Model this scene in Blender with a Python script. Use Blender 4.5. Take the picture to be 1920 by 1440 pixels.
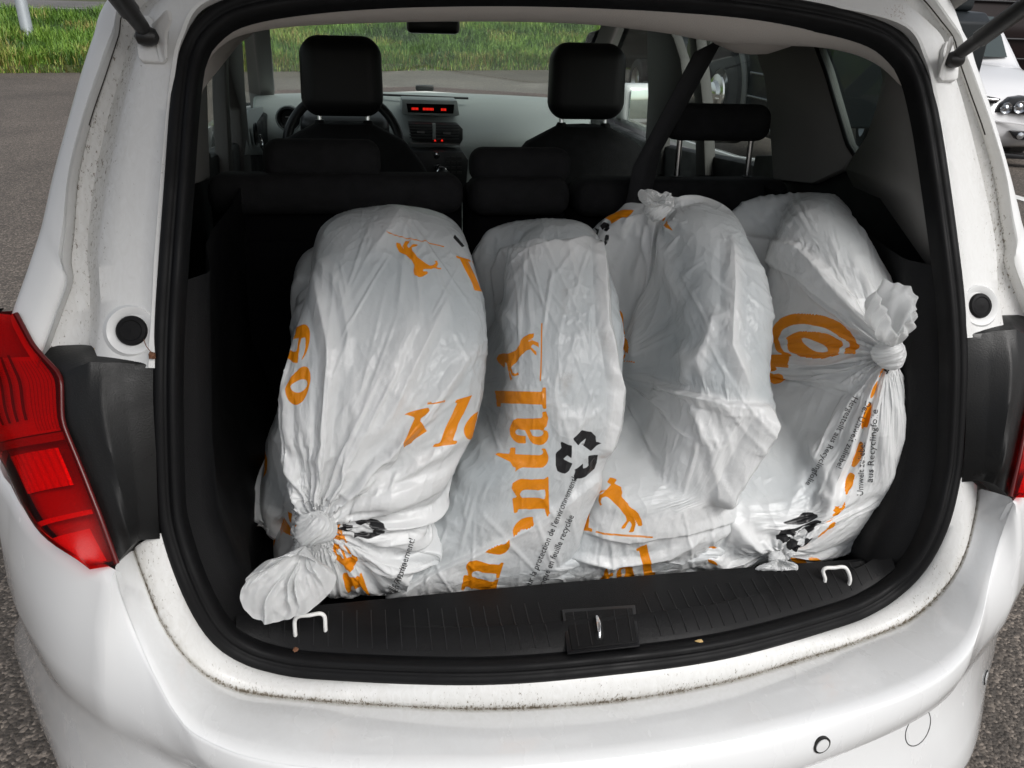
import bpy, bmesh, math, random
import numpy as np
from mathutils import Matrix, Vector
from mathutils.bvhtree import BVHTree

random.seed(7)
for o in list(bpy.data.objects): bpy.data.objects.remove(o)
scene = bpy.context.scene
COL = scene.collection

# ------------------------------------------------------------------ camera
CAM = np.array([-0.2846, -0.7583, 1.4157]); YAW, PIT, ROL = -0.192, 0.4397, 0.0394; FPX = 1550.85
_f = np.array([-math.sin(YAW)*math.cos(PIT), math.cos(YAW)*math.cos(PIT), -math.sin(PIT)])
_r0 = np.array([math.cos(YAW), math.sin(YAW), 0.0]); _u0 = np.cross(_r0, _f)
_r = _r0*math.cos(ROL) + _u0*math.sin(ROL); _u = np.cross(_r, _f)
cam_data = bpy.data.cameras.new('camera'); cam = bpy.data.objects.new('camera', cam_data); COL.objects.link(cam)
cam_data.sensor_fit = 'HORIZONTAL'; cam_data.sensor_width = 36.0; cam_data.lens = FPX/1920*36.0
cam_data.clip_start = 0.02; cam_data.clip_end = 2000.0
cam.matrix_world = Matrix(((_r[0], _u[0], -_f[0], CAM[0]), (_r[1], _u[1], -_f[1], CAM[1]), (_r[2], _u[2], -_f[2], CAM[2]), (0, 0, 0, 1)))
scene.camera = cam

# ------------------------------------------------------------------ sky, sun, exposure
SUN_EL, SUN_AZ = math.radians(47), math.radians(150)      # soft sun behind the photographer's right shoulder
world = bpy.data.worlds.new('World'); scene.world = world; world.use_nodes = True
wn = world.node_tree.nodes; wl = world.node_tree.links
bg = wn['Background']
sky = wn.new('ShaderNodeTexSky'); sky.sky_type = 'NISHITA'; sky.sun_disc = False
sky.sun_elevation = SUN_EL; sky.sun_rotation = SUN_AZ; sky.air_density = 1.0; sky.dust_density = 4.0; sky.ozone_density = 1.0
hsv = wn.new('ShaderNodeHueSaturation'); hsv.inputs['Saturation'].default_value = 0.32   # an overcast, nearly white sky
wl.new(sky.outputs[0], hsv.inputs['Color']); wl.new(hsv.outputs[0], bg.inputs['Color'])
bg.inputs['Strength'].default_value = 0.12
sd = bpy.data.lights.new('sun', 'SUN'); sd.energy = 1.5; sd.angle = math.radians(30); sd.color = (1.0, 0.995, 0.985)
sun = bpy.data.objects.new('sun', sd); COL.objects.link(sun)
_sv = Vector((math.sin(SUN_AZ)*math.cos(SUN_EL), math.cos(SUN_AZ)*math.cos(SUN_EL), math.sin(SUN_EL)))
sun.rotation_euler = _sv.to_track_quat('Z', 'Y').to_euler(); sun.location = (0, 0, 30)
vs = scene.view_settings; vs.view_transform = 'Standard'; vs.look = 'None'; vs.gamma = 1.0; vs.use_curve_mapping = False
vs.exposure = 0.2
scene.cycles.max_bounces = 8; scene.cycles.transparent_max_bounces = 16

# ------------------------------------------------------------------ measuring helpers (photo pixel -> point in the place)
def ray(x, y): return _f + _r*(x-960)/FPX - _u*(y-720)/FPX
def onY(x, y, Y): d = ray(x, y); return CAM + d*((Y-CAM[1])/d[1])
def onZ(x, y, Z): d = ray(x, y); return CAM + d*((Z-CAM[2])/d[2])
def onX(x, y, X): d = ray(x, y); return CAM + d*((X-CAM[0])/d[0])
def onT(x, y, off=0.0):                       # on the sloping plane of the tailgate opening
    b, z0 = 0.48, 0.648
    d = ray(x, y); return CAM + d*((off + b*(CAM[2]-z0) - CAM[1])/(d[1]-b*d[2]))
def proj(P):
    d = np.asarray(P) - CAM; z = d@_f
    return np.stack([960 + FPX*(d@_r)/z, 720 - FPX*(d@_u)/z], -1)

# ------------------------------------------------------------------ materials
MATS = {}
def mat(name, color, rough=0.5, metal=0.0, coat=0.0, spec=0.5, var=0.0, vscale=8.0, bump=0.0, bscale=200.0, rvar=0.0, detail=4.0):
    if name in MATS: return MATS[name]
    m = bpy.data.materials.new(name); m.use_nodes = True; nt = m.node_tree; b = nt.nodes['Principled BSDF']
    b.inputs['Base Color'].default_value = (*color, 1); b.inputs['Roughness'].default_value = rough
    b.inputs['Metallic'].default_value = metal; b.inputs['Coat Weight'].default_value = coat; b.inputs['Coat Roughness'].default_value = 0.06
    b.inputs['Specular IOR Level'].default_value = spec
    tc = nt.nodes.new('ShaderNodeTexCoord')
    if var > 0 or rvar > 0:
        n = nt.nodes.new('ShaderNodeTexNoise'); n.inputs['Scale'].default_value = vscale; n.inputs['Detail'].default_value = detail
        nt.links.new(tc.outputs['Object'], n.inputs['Vector'])
        if var > 0:
            mx = nt.nodes.new('ShaderNodeMix'); mx.data_type = 'RGBA'
            mx.inputs[6].default_value = (*[c*(1-var) for c in color], 1); mx.inputs[7].default_value = (*[min(1, c*(1+var)) for c in color], 1)
            nt.links.new(n.outputs[0], mx.inputs[0]); nt.links.new(mx.outputs[2], b.inputs['Base Color'])
        if rvar > 0:
            mr = nt.nodes.new('ShaderNodeMapRange'); mr.inputs[1].default_value = 0.3; mr.inputs[2].default_value = 0.7
            mr.inputs[3].default_value = max(0.02, rough-rvar); mr.inputs[4].default_value = min(1, rough+rvar)
            nt.links.new(n.outputs[0], mr.inputs[0]); nt.links.new(mr.outputs[0], b.inputs['Roughness'])
    if bump > 0:
        n2 = nt.nodes.new('ShaderNodeTexNoise'); n2.inputs['Scale'].default_value = bscale; n2.inputs['Detail'].default_value = 3
        nt.links.new(tc.outputs['Object'], n2.inputs['Vector'])
        bp = nt.nodes.new('ShaderNodeBump'); bp.inputs['Strength'].default_value = bump; bp.inputs['Distance'].default_value = 0.002
        nt.links.new(n2.outputs[0], bp.inputs['Height']); nt.links.new(bp.outputs[0], b.inputs['Normal'])
    MATS[name] = m; return m

def glass_mat(name, tint, glare_veil=0.0, rough=0.02):
    m = bpy.data.materials.new(name); m.use_nodes = True; nt = m.node_tree; nt.nodes.clear()
    out = nt.nodes.new('ShaderNodeOutputMaterial'); tr = nt.nodes.new('ShaderNodeBsdfTransparent'); tr.inputs[0].default_value = (*tint, 1)
    gl = nt.nodes.new('ShaderNodeBsdfGlossy'); gl.inputs['Roughness'].default_value = rough
    lw = nt.nodes.new('ShaderNodeLayerWeight'); lw.inputs[0].default_value = 0.5
    pw = nt.nodes.new('ShaderNodeMath'); pw.operation = 'POWER'; pw.inputs[1].default_value = 4.0; nt.links.new(lw.outputs['Facing'], pw.inputs[0])
    ma = nt.nodes.new('ShaderNodeMath'); ma.operation = 'MULTIPLY_ADD'; ma.inputs[1].default_value = 0.35; ma.inputs[2].default_value = 0.03; nt.links.new(pw.outputs[0], ma.inputs[0])
    mx = nt.nodes.new('ShaderNodeMixShader'); nt.links.new(ma.outputs[0], mx.inputs[0])
    nt.links.new(tr.outputs[0], mx.inputs[1]); nt.links.new(gl.outputs[0], mx.inputs[2])
    if glare_veil:                                     # dusty glass: pale diffuse veil mixed in to stand for windscreen glare
        df = nt.nodes.new('ShaderNodeBsdfDiffuse'); df.inputs[0].default_value = (0.8, 0.82, 0.75, 1); tl_ = nt.nodes.new('ShaderNodeBsdfTranslucent'); tl_.inputs[0].default_value = (0.8, 0.82, 0.75, 1)
        m1 = nt.nodes.new('ShaderNodeMixShader'); m1.inputs[0].default_value = 0.5; nt.links.new(df.outputs[0], m1.inputs[1]); nt.links.new(tl_.outputs[0], m1.inputs[2])
        m2 = nt.nodes.new('ShaderNodeMixShader'); m2.inputs[0].default_value = glare_veil; nt.links.new(mx.outputs[0], m2.inputs[1]); nt.links.new(m1.outputs[0], m2.inputs[2]); mx = m2
    nt.links.new(mx.outputs[0], out.inputs[0])
    MATS[name] = m; return m

def dirty_paint(name, base, speck, dirtcol, rough=0.28, coat=0.5):
    """white car paint; an attribute called grime says where mud has settled; fine dark specks elsewhere"""
    m = bpy.data.materials.new(name); m.use_nodes = True; nt = m.node_tree; b = nt.nodes['Principled BSDF']; L = nt.links.new
    tc = nt.nodes.new('ShaderNodeTexCoord')
    n1 = nt.nodes.new('ShaderNodeTexNoise'); n1.inputs['Scale'].default_value = 380; n1.inputs['Detail'].default_value = 5; n1.inputs['Roughness'].default_value = 0.75
    n2 = nt.nodes.new('ShaderNodeTexNoise'); n2.inputs['Scale'].default_value = 14; n2.inputs['Detail'].default_value = 6
    n3 = nt.nodes.new('ShaderNodeTexNoise'); n3.inputs['Scale'].default_value = 90; n3.inputs['Detail'].default_value = 4; n3.inputs['Distortion'].default_value = 2.5
    mp = nt.nodes.new('ShaderNodeMapping'); mp.inputs['Scale'].default_value = (1, .6, .42); L(tc.outputs['Object'], mp.inputs['Vector'])   # grime runs downwards
    for n in (n1, n2, n3): L(mp.outputs[0], n.inputs['Vector'])
    at = nt.nodes.new('ShaderNodeAttribute'); at.attribute_name = 'grime'
    # specks: fine noise above a threshold that falls where grime is high
    th = nt.nodes.new('ShaderNodeMath'); th.operation = 'MULTIPLY_ADD'; th.inputs[1].default_value = -0.20; th.inputs[2].default_value = speck
    L(at.outputs['Fac'], th.inputs[0])
    ad = nt.nodes.new('ShaderNodeMath'); ad.operation = 'MULTIPLY_ADD'; ad.inputs[1].default_value = 0.28; L(n2.outputs[0], ad.inputs[0]); L(n1.outputs[0], ad.inputs[2])
    sb = nt.nodes.new('ShaderNodeMath'); sb.operation = 'SUBTRACT'; L(ad.outputs[0], sb.inputs[0]); L(th.outputs[0], sb.inputs[1])
    mr = nt.nodes.new('ShaderNodeMapRange'); mr.inputs[1].default_value = 0.0; mr.inputs[2].default_value = 0.05; L(sb.outputs[0], mr.inputs[0])
    # soft film of dirt
    fm = nt.nodes.new('ShaderNodeMath'); fm.operation = 'MULTIPLY'; L(at.outputs['Fac'], fm.inputs[0]); L(n3.outputs[0], fm.inputs[1])
    fl = nt.nodes.new('ShaderNodeMath'); fl.operation = 'MULTIPLY'; fl.inputs[1].default_value = 0.85; L(fm.outputs[0], fl.inputs[0])
    c1 = nt.nodes.new('ShaderNodeMix'); c1.data_type = 'RGBA'; c1.inputs[6].default_value = (*base, 1); c1.inputs[7].default_value = (*[c*0.55 for c in (0.60, 0.55, 0.45)], 1)
    L(fl.outputs[0], c1.inputs[0])
    c2 = nt.nodes.new('ShaderNodeMix'); c2.data_type = 'RGBA'; c2.inputs[7].default_value = (*dirtcol, 1); L(c1.outputs[2], c2.inputs[6]); L(mr.outputs[0], c2.inputs[0])
    # rust where the attribute rust says so
    ar = nt.nodes.new('ShaderNodeAttribute'); ar.attribute_name = 'rust'
    rs = nt.nodes.new('ShaderNodeMath'); rs.operation = 'MULTIPLY_ADD'; rs.inputs[1].default_value = 1.5; rs.inputs[2].default_value = -0.62; L(n1.outputs[0], rs.inputs[0])
    r2 = nt.nodes.new('ShaderNodeMath'); r2.operation = 'MULTIPLY_ADD'; r2.inputs[2].default_value = 0.0; L(ar.outputs['Fac'], r2.inputs[0]); r2.inputs[1].default_value = 1.0
    r3 = nt.nodes.new('ShaderNodeMath'); r3.operation = 'ADD'; L(rs.outputs[0], r3.inputs[0]); L(r2.outputs[0], r3.inputs[1])
    r4 = nt.nodes.new('ShaderNodeMapRange'); r4.inputs[1].default_value = 0.72; r4.inputs[2].default_value = 0.95; L(r3.outputs[0], r4.inputs[0])
    c3 = nt.nodes.new('ShaderNodeMix'); c3.data_type = 'RGBA'; c3.inputs[7].default_value = (0.16, 0.065, 0.022, 1); L(c2.outputs[2], c3.inputs[6]); L(r4.outputs[0], c3.inputs[0])
    L(c3.outputs[2], b.inputs['Base Color'])
    rr = nt.nodes.new('ShaderNodeMapRange'); rr.inputs[1].default_value = 0.35; rr.inputs[2].default_value = 0.7; rr.inputs[3].default_value = rough-0.08; rr.inputs[4].default_value = rough+0.15
    L(n2.outputs[0], rr.inputs[0]); L(rr.outputs[0], b.inputs['Roughness'])
    b.inputs['Coat Weight'].default_value = coat; b.inputs['Coat Roughness'].default_value = 0.05
    MATS[name] = m; return m

PAINT = dirty_paint('white_paint', (0.745, 0.755, 0.76), 0.93, (0.20, 0.17, 0.13), 0.20, 1.0)
JAMB = dirty_paint('white_jamb_paint', (0.73, 0.735, 0.73), 0.86, (0.17, 0.145, 0.11), 0.42, 0.15)
RUBBER = mat('black_rubber', (0.0035, 0.0035, 0.004), 0.6, spec=0.22, bump=0.12, bscale=60, rvar=0.12, vscale=20)
BLACKPL = mat('black_plastic', (0.0045, 0.0045, 0.005), 0.55, spec=0.22, bump=0.3, bscale=900, rvar=0.15, vscale=9)
SILLPL = mat('sill_plastic', (0.0045, 0.0045, 0.005), 0.5, spec=0.22, bump=0.35, bscale=700, rvar=0.12, vscale=14)
TRIM = mat('grey_trim', (0.035, 0.035, 0.038), 0.55, bump=0.3, bscale=800)
CARPET = mat('black_carpet', (0.004, 0.004, 0.005), 0.95, bump=0.8, bscale=1200, spec=0.1)
SEATF = mat('black_seat_fabric', (0.014, 0.014, 0.015), 0.85, bump=0.8, bscale=700, spec=0.25, var=0.5, vscale=45)
HEADL = mat('grey_headliner_fabric', (0.62, 0.58, 0.54), 0.95, bump=0.8, bscale=1100, spec=0.15, var=0.05, vscale=600)
SHADEPILLAR = mat('shaded_pillar_trim', (0.07, 0.068, 0.064), 0.6, bump=0.3, bscale=900)  # pillar trim darkened in colour, for shade the missing outer body would give
PILLAR = mat('grey_pillar_trim', (0.20, 0.195, 0.185), 0.6, bump=0.3, bscale=900)
DASH = mat('grey_dashboard_plastic', (0.33, 0.365, 0.36), 0.5, bump=0.2, bscale=700)
DARKDASH = mat('dark_dashboard_plastic', (0.02, 0.021, 0.022), 0.4)
CHROME = mat('chrome', (0.8, 0.8, 0.8), 0.12, 1.0)
STEEL = mat('dull_steel', (0.5, 0.5, 0.5), 0.3, 1.0)
WIRE = mat('white_painted_wire', (0.72, 0.72, 0.70), 0.35)
GLASS = glass_mat('clear_glass', (0.86, 0.93, 0.88))
TINT = glass_mat('tinted_glass', (0.42, 0.50, 0.47), 0.01)
SCREEN = glass_mat('windscreen_glass', (0.90, 0.97, 0.90), 0.06)

# ------------------------------------------------------------------ mesh helpers
def link(o, parent=None):
    COL.objects.link(o)
    if parent is not None: o.parent = parent
    return o
def mk(name, V, Fc, m, parent=None, smooth=True, autos=None):
    me = bpy.data.meshes.new(name); me.from_pydata([tuple(map(float, v)) for v in V], [], [tuple(int(i) for i in f) for f in Fc]); me.update()
    me.materials.append(m if not isinstance(m, str) else MATS[m])
    if smooth:
        for p in me.polygons: p.use_smooth = True
    o = bpy.data.objects.new(name, me); link(o, parent)
    if autos is not None: sharpen(o, autos)
    return o
def sharpen(o, deg):
    bm = bmesh.new(); bm.from_mesh(o.data); a = math.radians(deg)
    for e in bm.edges:
        if len(e.link_faces) == 2 and e.calc_face_angle(0) > a: e.smooth = False
    bm.to_mesh(o.data); bm.free()
def from_bm(name, bm, m, parent=None, smooth=True, autos=35):
    bmesh.ops.recalc_face_normals(bm, faces=bm.faces)
    me = bpy.data.meshes.new(name); bm.to_mesh(me); bm.free(); me.materials.append(m if not isinstance(m, str) else MATS[m])
    if smooth:
        for p in me.polygons: p.use_smooth = True
    o = bpy.data.objects.new(name, me); link(o, parent)
    if smooth and autos: sharpen(o, autos)
    return o
def crv(P, n, closed=False):
    """Catmull-Rom through P resampled by arc length to n points"""
    P = np.array(P, float)
    Q = np.vstack([P[-1], P, P[0], P[1]]) if closed else np.vstack([2*P[0]-P[1], P, 2*P[-1]-P[-2]])
    out = []
    m = len(P) if closed else len(P)-1
    for i in range(m):
        p0, p1, p2, p3 = Q[i:i+4]
        for t in np.linspace(0, 1, 24, endpoint=False):
            out.append(0.5*((2*p1)+(-p0+p2)*t+(2*p0-5*p1+4*p2-p3)*t*t+(-p0+3*p1-3*p2+p3)*t**3))
    out.append(P[0] if closed else P[-1]); out = np.array(out)
    s = np.r_[0, np.cumsum(np.linalg.norm(np.diff(out, axis=0), axis=1))]
    u = np.linspace(0, s[-1], n+1)[:-1] if closed else np.linspace(0, s[-1], n)
    return np.stack([np.interp(u, s, out[:, k]) for k in range(out.shape[1])], 1)
def pline(P, n):
    P = np.array(P, float); s = np.r_[0, np.cumsum(np.linalg.norm(np.diff(P, axis=0), axis=1))]; u = np.linspace(0, s[-1], n)
    return np.stack([np.interp(u, s, P[:, k]) for k in range(P.shape[1])], 1)
def grid_faces(nu, nv, cu=False, cv=False, flip=False):
    f = []
    for i in range(nu if cu else nu-1):
        for j in range(nv if cv else nv-1):
            a, b, c, d = i*nv+j, ((i+1) % nu)*nv+j, ((i+1) % nu)*nv+(j+1) % nv, i*nv+(j+1) % nv
            f.append((a, d, c, b) if flip else (a, b, c, d))
    return f
def sheet(name, G, m, parent=None, cu=False, cv=False, flip=False, autos=None, thick=0.0):
    G = np.asarray(G, float); nu, nv = G.shape[:2]
    o = mk(name, G.reshape(-1, 3), grid_faces(nu, nv, cu, cv, flip), m, parent, True, autos)
    if thick:
        md = o.modifiers.new('solid', 'SOLIDIFY'); md.thickness = thick; md.offset = 0
    return o
def set_attr(o, name, vals):
    a = o.data.attributes.new(name, 'FLOAT', 'POINT'); a.data.foreach_set('value', np.asarray(vals, np.float32).ravel())
def mirror(o, parent=None, name=None):
    me = o.data.copy(); me.transform(Matrix.Scale(-1, 4, (1, 0, 0))); me.flip_normals()
    c = bpy.data.objects.new(name or o.name.split('.')[0], me)
    for md in o.modifiers:
        n = c.modifiers.new(md.name, md.type)
        if md.type == 'SOLIDIFY': n.thickness = md.thickness; n.offset = md.offset
        if md.type == 'BEVEL': n.width = md.width; n.segments = md.segments; n.limit_method = md.limit_method
        if md.type == 'SUBSURF': n.levels = md.levels; n.render_levels = md.render_levels
    return link(c, parent if parent is not None else o.parent)
def tube(name, P, r, m, parent=None, seg=10, cap=True, closed=False):
    P = np.array(P, float); n = len(P); r = np.full(n, r) if np.isscalar(r) else np.array(r)
    V = []; prev = None
    for i in range(n):
        if closed: t = P[(i+1) % n]-P[i-1]
        else: t = P[min(i+1, n-1)]-P[max(i-1, 0)]
        t = t/np.linalg.norm(t)
        if prev is None:
            a = np.array([0, 0, 1.0]) if abs(t[2]) < 0.9 else np.array([1.0, 0, 0]); e = np.cross(t, a)
        else: e = prev - t*(prev@t)
        e /= np.linalg.norm(e); prev = e; g = np.cross(t, e)
        for k in range(seg):
            a = 2*math.pi*k/seg; V.append(P[i]+r[i]*(e*math.cos(a)+g*math.sin(a)))
    Fc = grid_faces(n, seg, closed, True)
    if cap and not closed: Fc += [tuple(range(seg))[::-1], tuple((n-1)*seg+k for k in range(seg))]
    return mk(name, V, Fc, m, parent, True, 50)
def box(name, c, s, m, parent=None, rot=(0, 0, 0), bev=0.0, seg=2, taper=None, shape=None):
    bm = bmesh.new(); bmesh.ops.create_cube(bm, size=1.0)
    for v in bm.verts:
        v.co = Vector((v.co.x*s[0], v.co.y*s[1], v.co.z*s[2]))
        if taper and v.co.z > 0: v.co.x *= taper[0]; v.co.y *= taper[1]
    if bev: bmesh.ops.bevel(bm, geom=list(bm.edges), offset=bev, segments=seg, profile=0.5, affect='EDGES')
    if shape:
        for v in bm.verts: v.co = Vector(shape(v.co))
    from mathutils import Euler
    bmesh.ops.transform(bm, matrix=Matrix.Translation(c) @ Euler(rot).to_matrix().to_4x4(), verts=bm.verts)
    return from_bm(name, bm, m, parent)
def prism(name, P, d, m, parent=None, bev=0.0, seg=2, autos=35):
    """polygon P (3D points, planar) pushed by vector d"""
    bm = bmesh.new(); vs_ = [bm.verts.new(tuple(p)) for p in P]; f = bm.faces.new(vs_)
    r = bmesh.ops.extrude_face_region(bm, geom=[f]); bmesh.ops.translate(bm, vec=Vector(d), verts=[v for v in r['geom'] if isinstance(v, bmesh.types.BMVert)])
    if bev: bmesh.ops.bevel(bm, geom=list(bm.edges), offset=bev, segments=seg, profile=0.5, affect='EDGES', clamp_overlap=True)
    return from_bm(name, bm, m, parent, True, autos)
def lathe(name, prof, c, axis, m, parent=None, seg=28, autos=35):
    """prof = [(radius, height)]; axis = unit vector"""
    a = np.array(axis, float); a /= np.linalg.norm(a); e = np.cross(a, [0, 0, 1.0] if abs(a[2]) < 0.9 else [1.0, 0, 0]); e /= np.linalg.norm(e); g = np.cross(a, e)
    V = [np.array(c)+a*h+max(r, 1e-5)*(e*math.cos(2*math.pi*k/seg)+g*math.sin(2*math.pi*k/seg)) for r, h in prof for k in range(seg)]
    return mk(name, V, grid_faces(len(prof), seg, False, True), m, parent, True, autos)
def empty(name, loc=(0, 0, 0), label=None, cat=None, group=None):
    o = bpy.data.objects.new(name, None); link(o); o.location = loc; o.empty_display_size = 0.1
    return tag(o, label, cat, group)
def tag(o, label=None, cat=None, group=None, kind=None):
    if label: o['label'] = label
    if cat: o['category'] = cat
    if group: o['group'] = group
    if kind: o['kind'] = kind
    return o
def fbm(x, y, seed, octs=4, base=1.0):
    """cheap smooth value noise on arrays"""
    rs = np.random.RandomState(seed); out = np.zeros_like(x, float); amp = 1.0; tot = 0
    for o_ in range(octs):
        T = rs.rand(64, 64); fx = x*base*2**o_; fy = y*base*2**o_
        ix = np.floor(fx).astype(int); iy = np.floor(fy).astype(int); tx = fx-ix; ty = fy-iy
        tx = tx*tx*(3-2*tx); ty = ty*ty*(3-2*ty)
        a = T[ix % 64, iy % 64]; b = T[(ix+1) % 64, iy % 64]; c = T[ix % 64, (iy+1) % 64]; d = T[(ix+1) % 64, (iy+1) % 64]
        out += amp*((a*(1-tx)+b*tx)*(1-ty)+(c*(1-tx)+d*tx)*ty); tot += amp; amp *= 0.5
    return out/tot

# ================================================================== the setting
def asphalt(name, c0, c1, stone=130.0, bump=0.8, wet=0.75):
    m = bpy.data.materials.new(name); m.use_nodes = True; nt = m.node_tree; b = nt.nodes['Principled BSDF']; L = nt.links.new
    tc = nt.nodes.new('ShaderNodeTexCoord')
    v = nt.nodes.new('ShaderNodeTexVoronoi'); v.inputs['Scale'].default_value = stone; v.inputs['Randomness'].default_value = 1
    n = nt.nodes.new('ShaderNodeTexNoise'); n.inputs['Scale'].default_value = 0.8; n.inputs['Detail'].default_value = 8
    n2 = nt.nodes.new('ShaderNodeTexNoise'); n2.inputs['Scale'].default_value = 25; n2.inputs['Detail'].default_value = 8
    for k in (v, n, n2): L(tc.outputs['Object'], k.inputs['Vector'])
    sep = nt.nodes.new('ShaderNodeSeparateColor'); L(v.outputs['Color'], sep.inputs[0])
    cr = nt.nodes.new('ShaderNodeValToRGB'); e = cr.color_ramp.elements; e[0].position = 0.0; e[0].color = (*c0, 1); e[1].position = 1.0; e[1].color = (*c1, 1)
    k = e.new(0.72); k.color = (*[(a+b_)/2*0.9 for a, b_ in zip(c0, c1)], 1); k = e.new(0.95); k.color = (*[min(1, x*1.3) for x in c1], 1)
    L(sep.outputs[0], cr.inputs[0])
    mx = nt.nodes.new('ShaderNodeMix'); mx.data_type = 'RGBA'; mx.blend_type = 'MULTIPLY'; mx.inputs[0].default_value = 0.8
    mr = nt.nodes.new('ShaderNodeMapRange'); mr.inputs[1].default_value = 0.3; mr.inputs[2].default_value = 0.7; mr.inputs[3].default_value = 0.65; mr.inputs[4].default_value = 1.25
    L(n.outputs[0], mr.inputs[0]); L(cr.outputs[0], mx.inputs[6]); L(mr.outputs[0], mx.inputs[7]); L(mx.outputs[2], b.inputs['Base Color'])
    b.inputs['Roughness'].default_value = wet
    ad = nt.nodes.new('ShaderNodeMath'); ad.operation = 'MULTIPLY_ADD'; ad.inputs[1].default_value = -1.0; L(v.outputs['Distance'], ad.inputs[0]); L(n2.outputs[0], ad.inputs[2])
    bp = nt.nodes.new('ShaderNodeBump'); bp.inputs['Strength'].default_value = bump; bp.inputs['Distance'].default_value = 0.006
    L(ad.outputs[0], bp.inputs['Height']); L(bp.outputs[0], b.inputs['Normal'])
    MATS[name] = m; return m
ASPH = asphalt('car_park_asphalt', (0.052, 0.044, 0.037), (0.20, 0.168, 0.140), 130, 0.8)
ROADM = asphalt('road_asphalt', (0.10, 0.095, 0.09), (0.17, 0.16, 0.15), 60, 0.3)
LINE = mat('road_paint_white', (0.72, 0.72, 0.70), 0.7, var=0.12, vscale=20)
YLINE = mat('road_paint_yellow', (0.55, 0.34, 0.07), 0.7, var=0.12, vscale=20)
SOIL = mat('grass_soil', (0.055, 0.065, 0.018), 0.95, var=0.5, vscale=6)

# car park: one big sheet of ground
tag(mk('ground', [(-300, -300, 0), (300, -300, 0), (300, 600, 0), (-300, 600, 0)], [(0, 1, 2, 3)], ASPH, None, False), kind='structure')
K0 = onZ(0, 137, 0.0); K1 = onZ(1020, 131, 0.0)                # foot of the verge
kd = (K1-K0)/np.linalg.norm(K1-K0); kn = np.array([-kd[1], kd[0], 0.0])
def verge(s, t, z): return K0+kd*s+kn*t+np.array([0, 0, z])
rng = np.random.RandomState(3)
ss = np.linspace(-30, 40, 141); tt = np.array([0.0, 0.06, 0.35, 1.0, 2.0, 3.2, 4.6, 5.6, 6.2]); zz = np.array([0.0, 0.10, 0.14, 0.22, 0.34, 0.47, 0.62, 0.69, 0.69])
Gv = np.array([[verge(s, t, z+(rng.rand()-0.5)*0.05*(0 < k < 8)) for k, (t, z) in enumerate(zip(tt, zz))] for s in ss])
tag(sheet('grass_bank', Gv, SOIL, None, flip=True), kind='structure')
tag(mk('road', [verge(-120, 6.1, 0.675), verge(150, 6.1, 0.675), verge(150, 16, 0.74), verge(-120, 16, 0.74)], [(0, 1, 2, 3)], ROADM, None, False), kind='structure')
tag(mk('far_ground', [verge(-280, 15.9, 0.72), verge(280, 15.9, 0.72), verge(280, 400, 2.0), verge(-280, 400, 2.0)], [(0, 1, 2, 3)], SOIL, None, False), kind='structure')
def strip_on_road(name, s0, s1, t, w, m):
    z = 0.675+(t-6.1)*0.0066+0.006
    tag(mk(name, [verge(s0, t, z), verge(s1, t, z), verge(s1, t+w, z+w*0.0066), verge(s0, t+w, z+w*0.0066)], [(0, 1, 2, 3)], m, None, False), kind='structure')
strip_on_road('road_edge_marking', -40, 60, 6.75, 0.14, YLINE)
for a in range(-9, 12): strip_on_road('road_lane_marking', a*4.6-0.3, a*4.6+2.4, 9.3, 0.16, LINE)
# grass blades on the bank
GRASSM = bpy.data.materials.new('grass_blades'); GRASSM.use_nodes = True
_nt = GRASSM.node_tree; _b = _nt.nodes['Principled BSDF']; _a = _nt.nodes.new('ShaderNodeAttribute'); _a.attribute_name = 'tone'
_cr = _nt.nodes.new('ShaderNodeValToRGB'); _e = _cr.color_ramp.elements
_e[0].position = 0; _e[0].color = (0.025, 0.06, 0.008, 1); _e[1].position = 1.0; _e[1].color = (0.30, 0.20, 0.07, 1)
for p_, c_ in ((0.35, (0.085, 0.19, 0.018)), (0.70, (0.19, 0.33, 0.04)), (0.86, (0.30, 0.40, 0.08))): q_ = _e.new(p_); q_.color = (*c_, 1)
_nt.links.new(_a.outputs['Fac'], _cr.inputs[0]); _nt.links.new(_cr.outputs[0], _b.inputs['Base Color']); _b.inputs['Roughness'].default_value = 0.55
_b.inputs['Subsurface Weight'].default_value = 0.0
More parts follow.
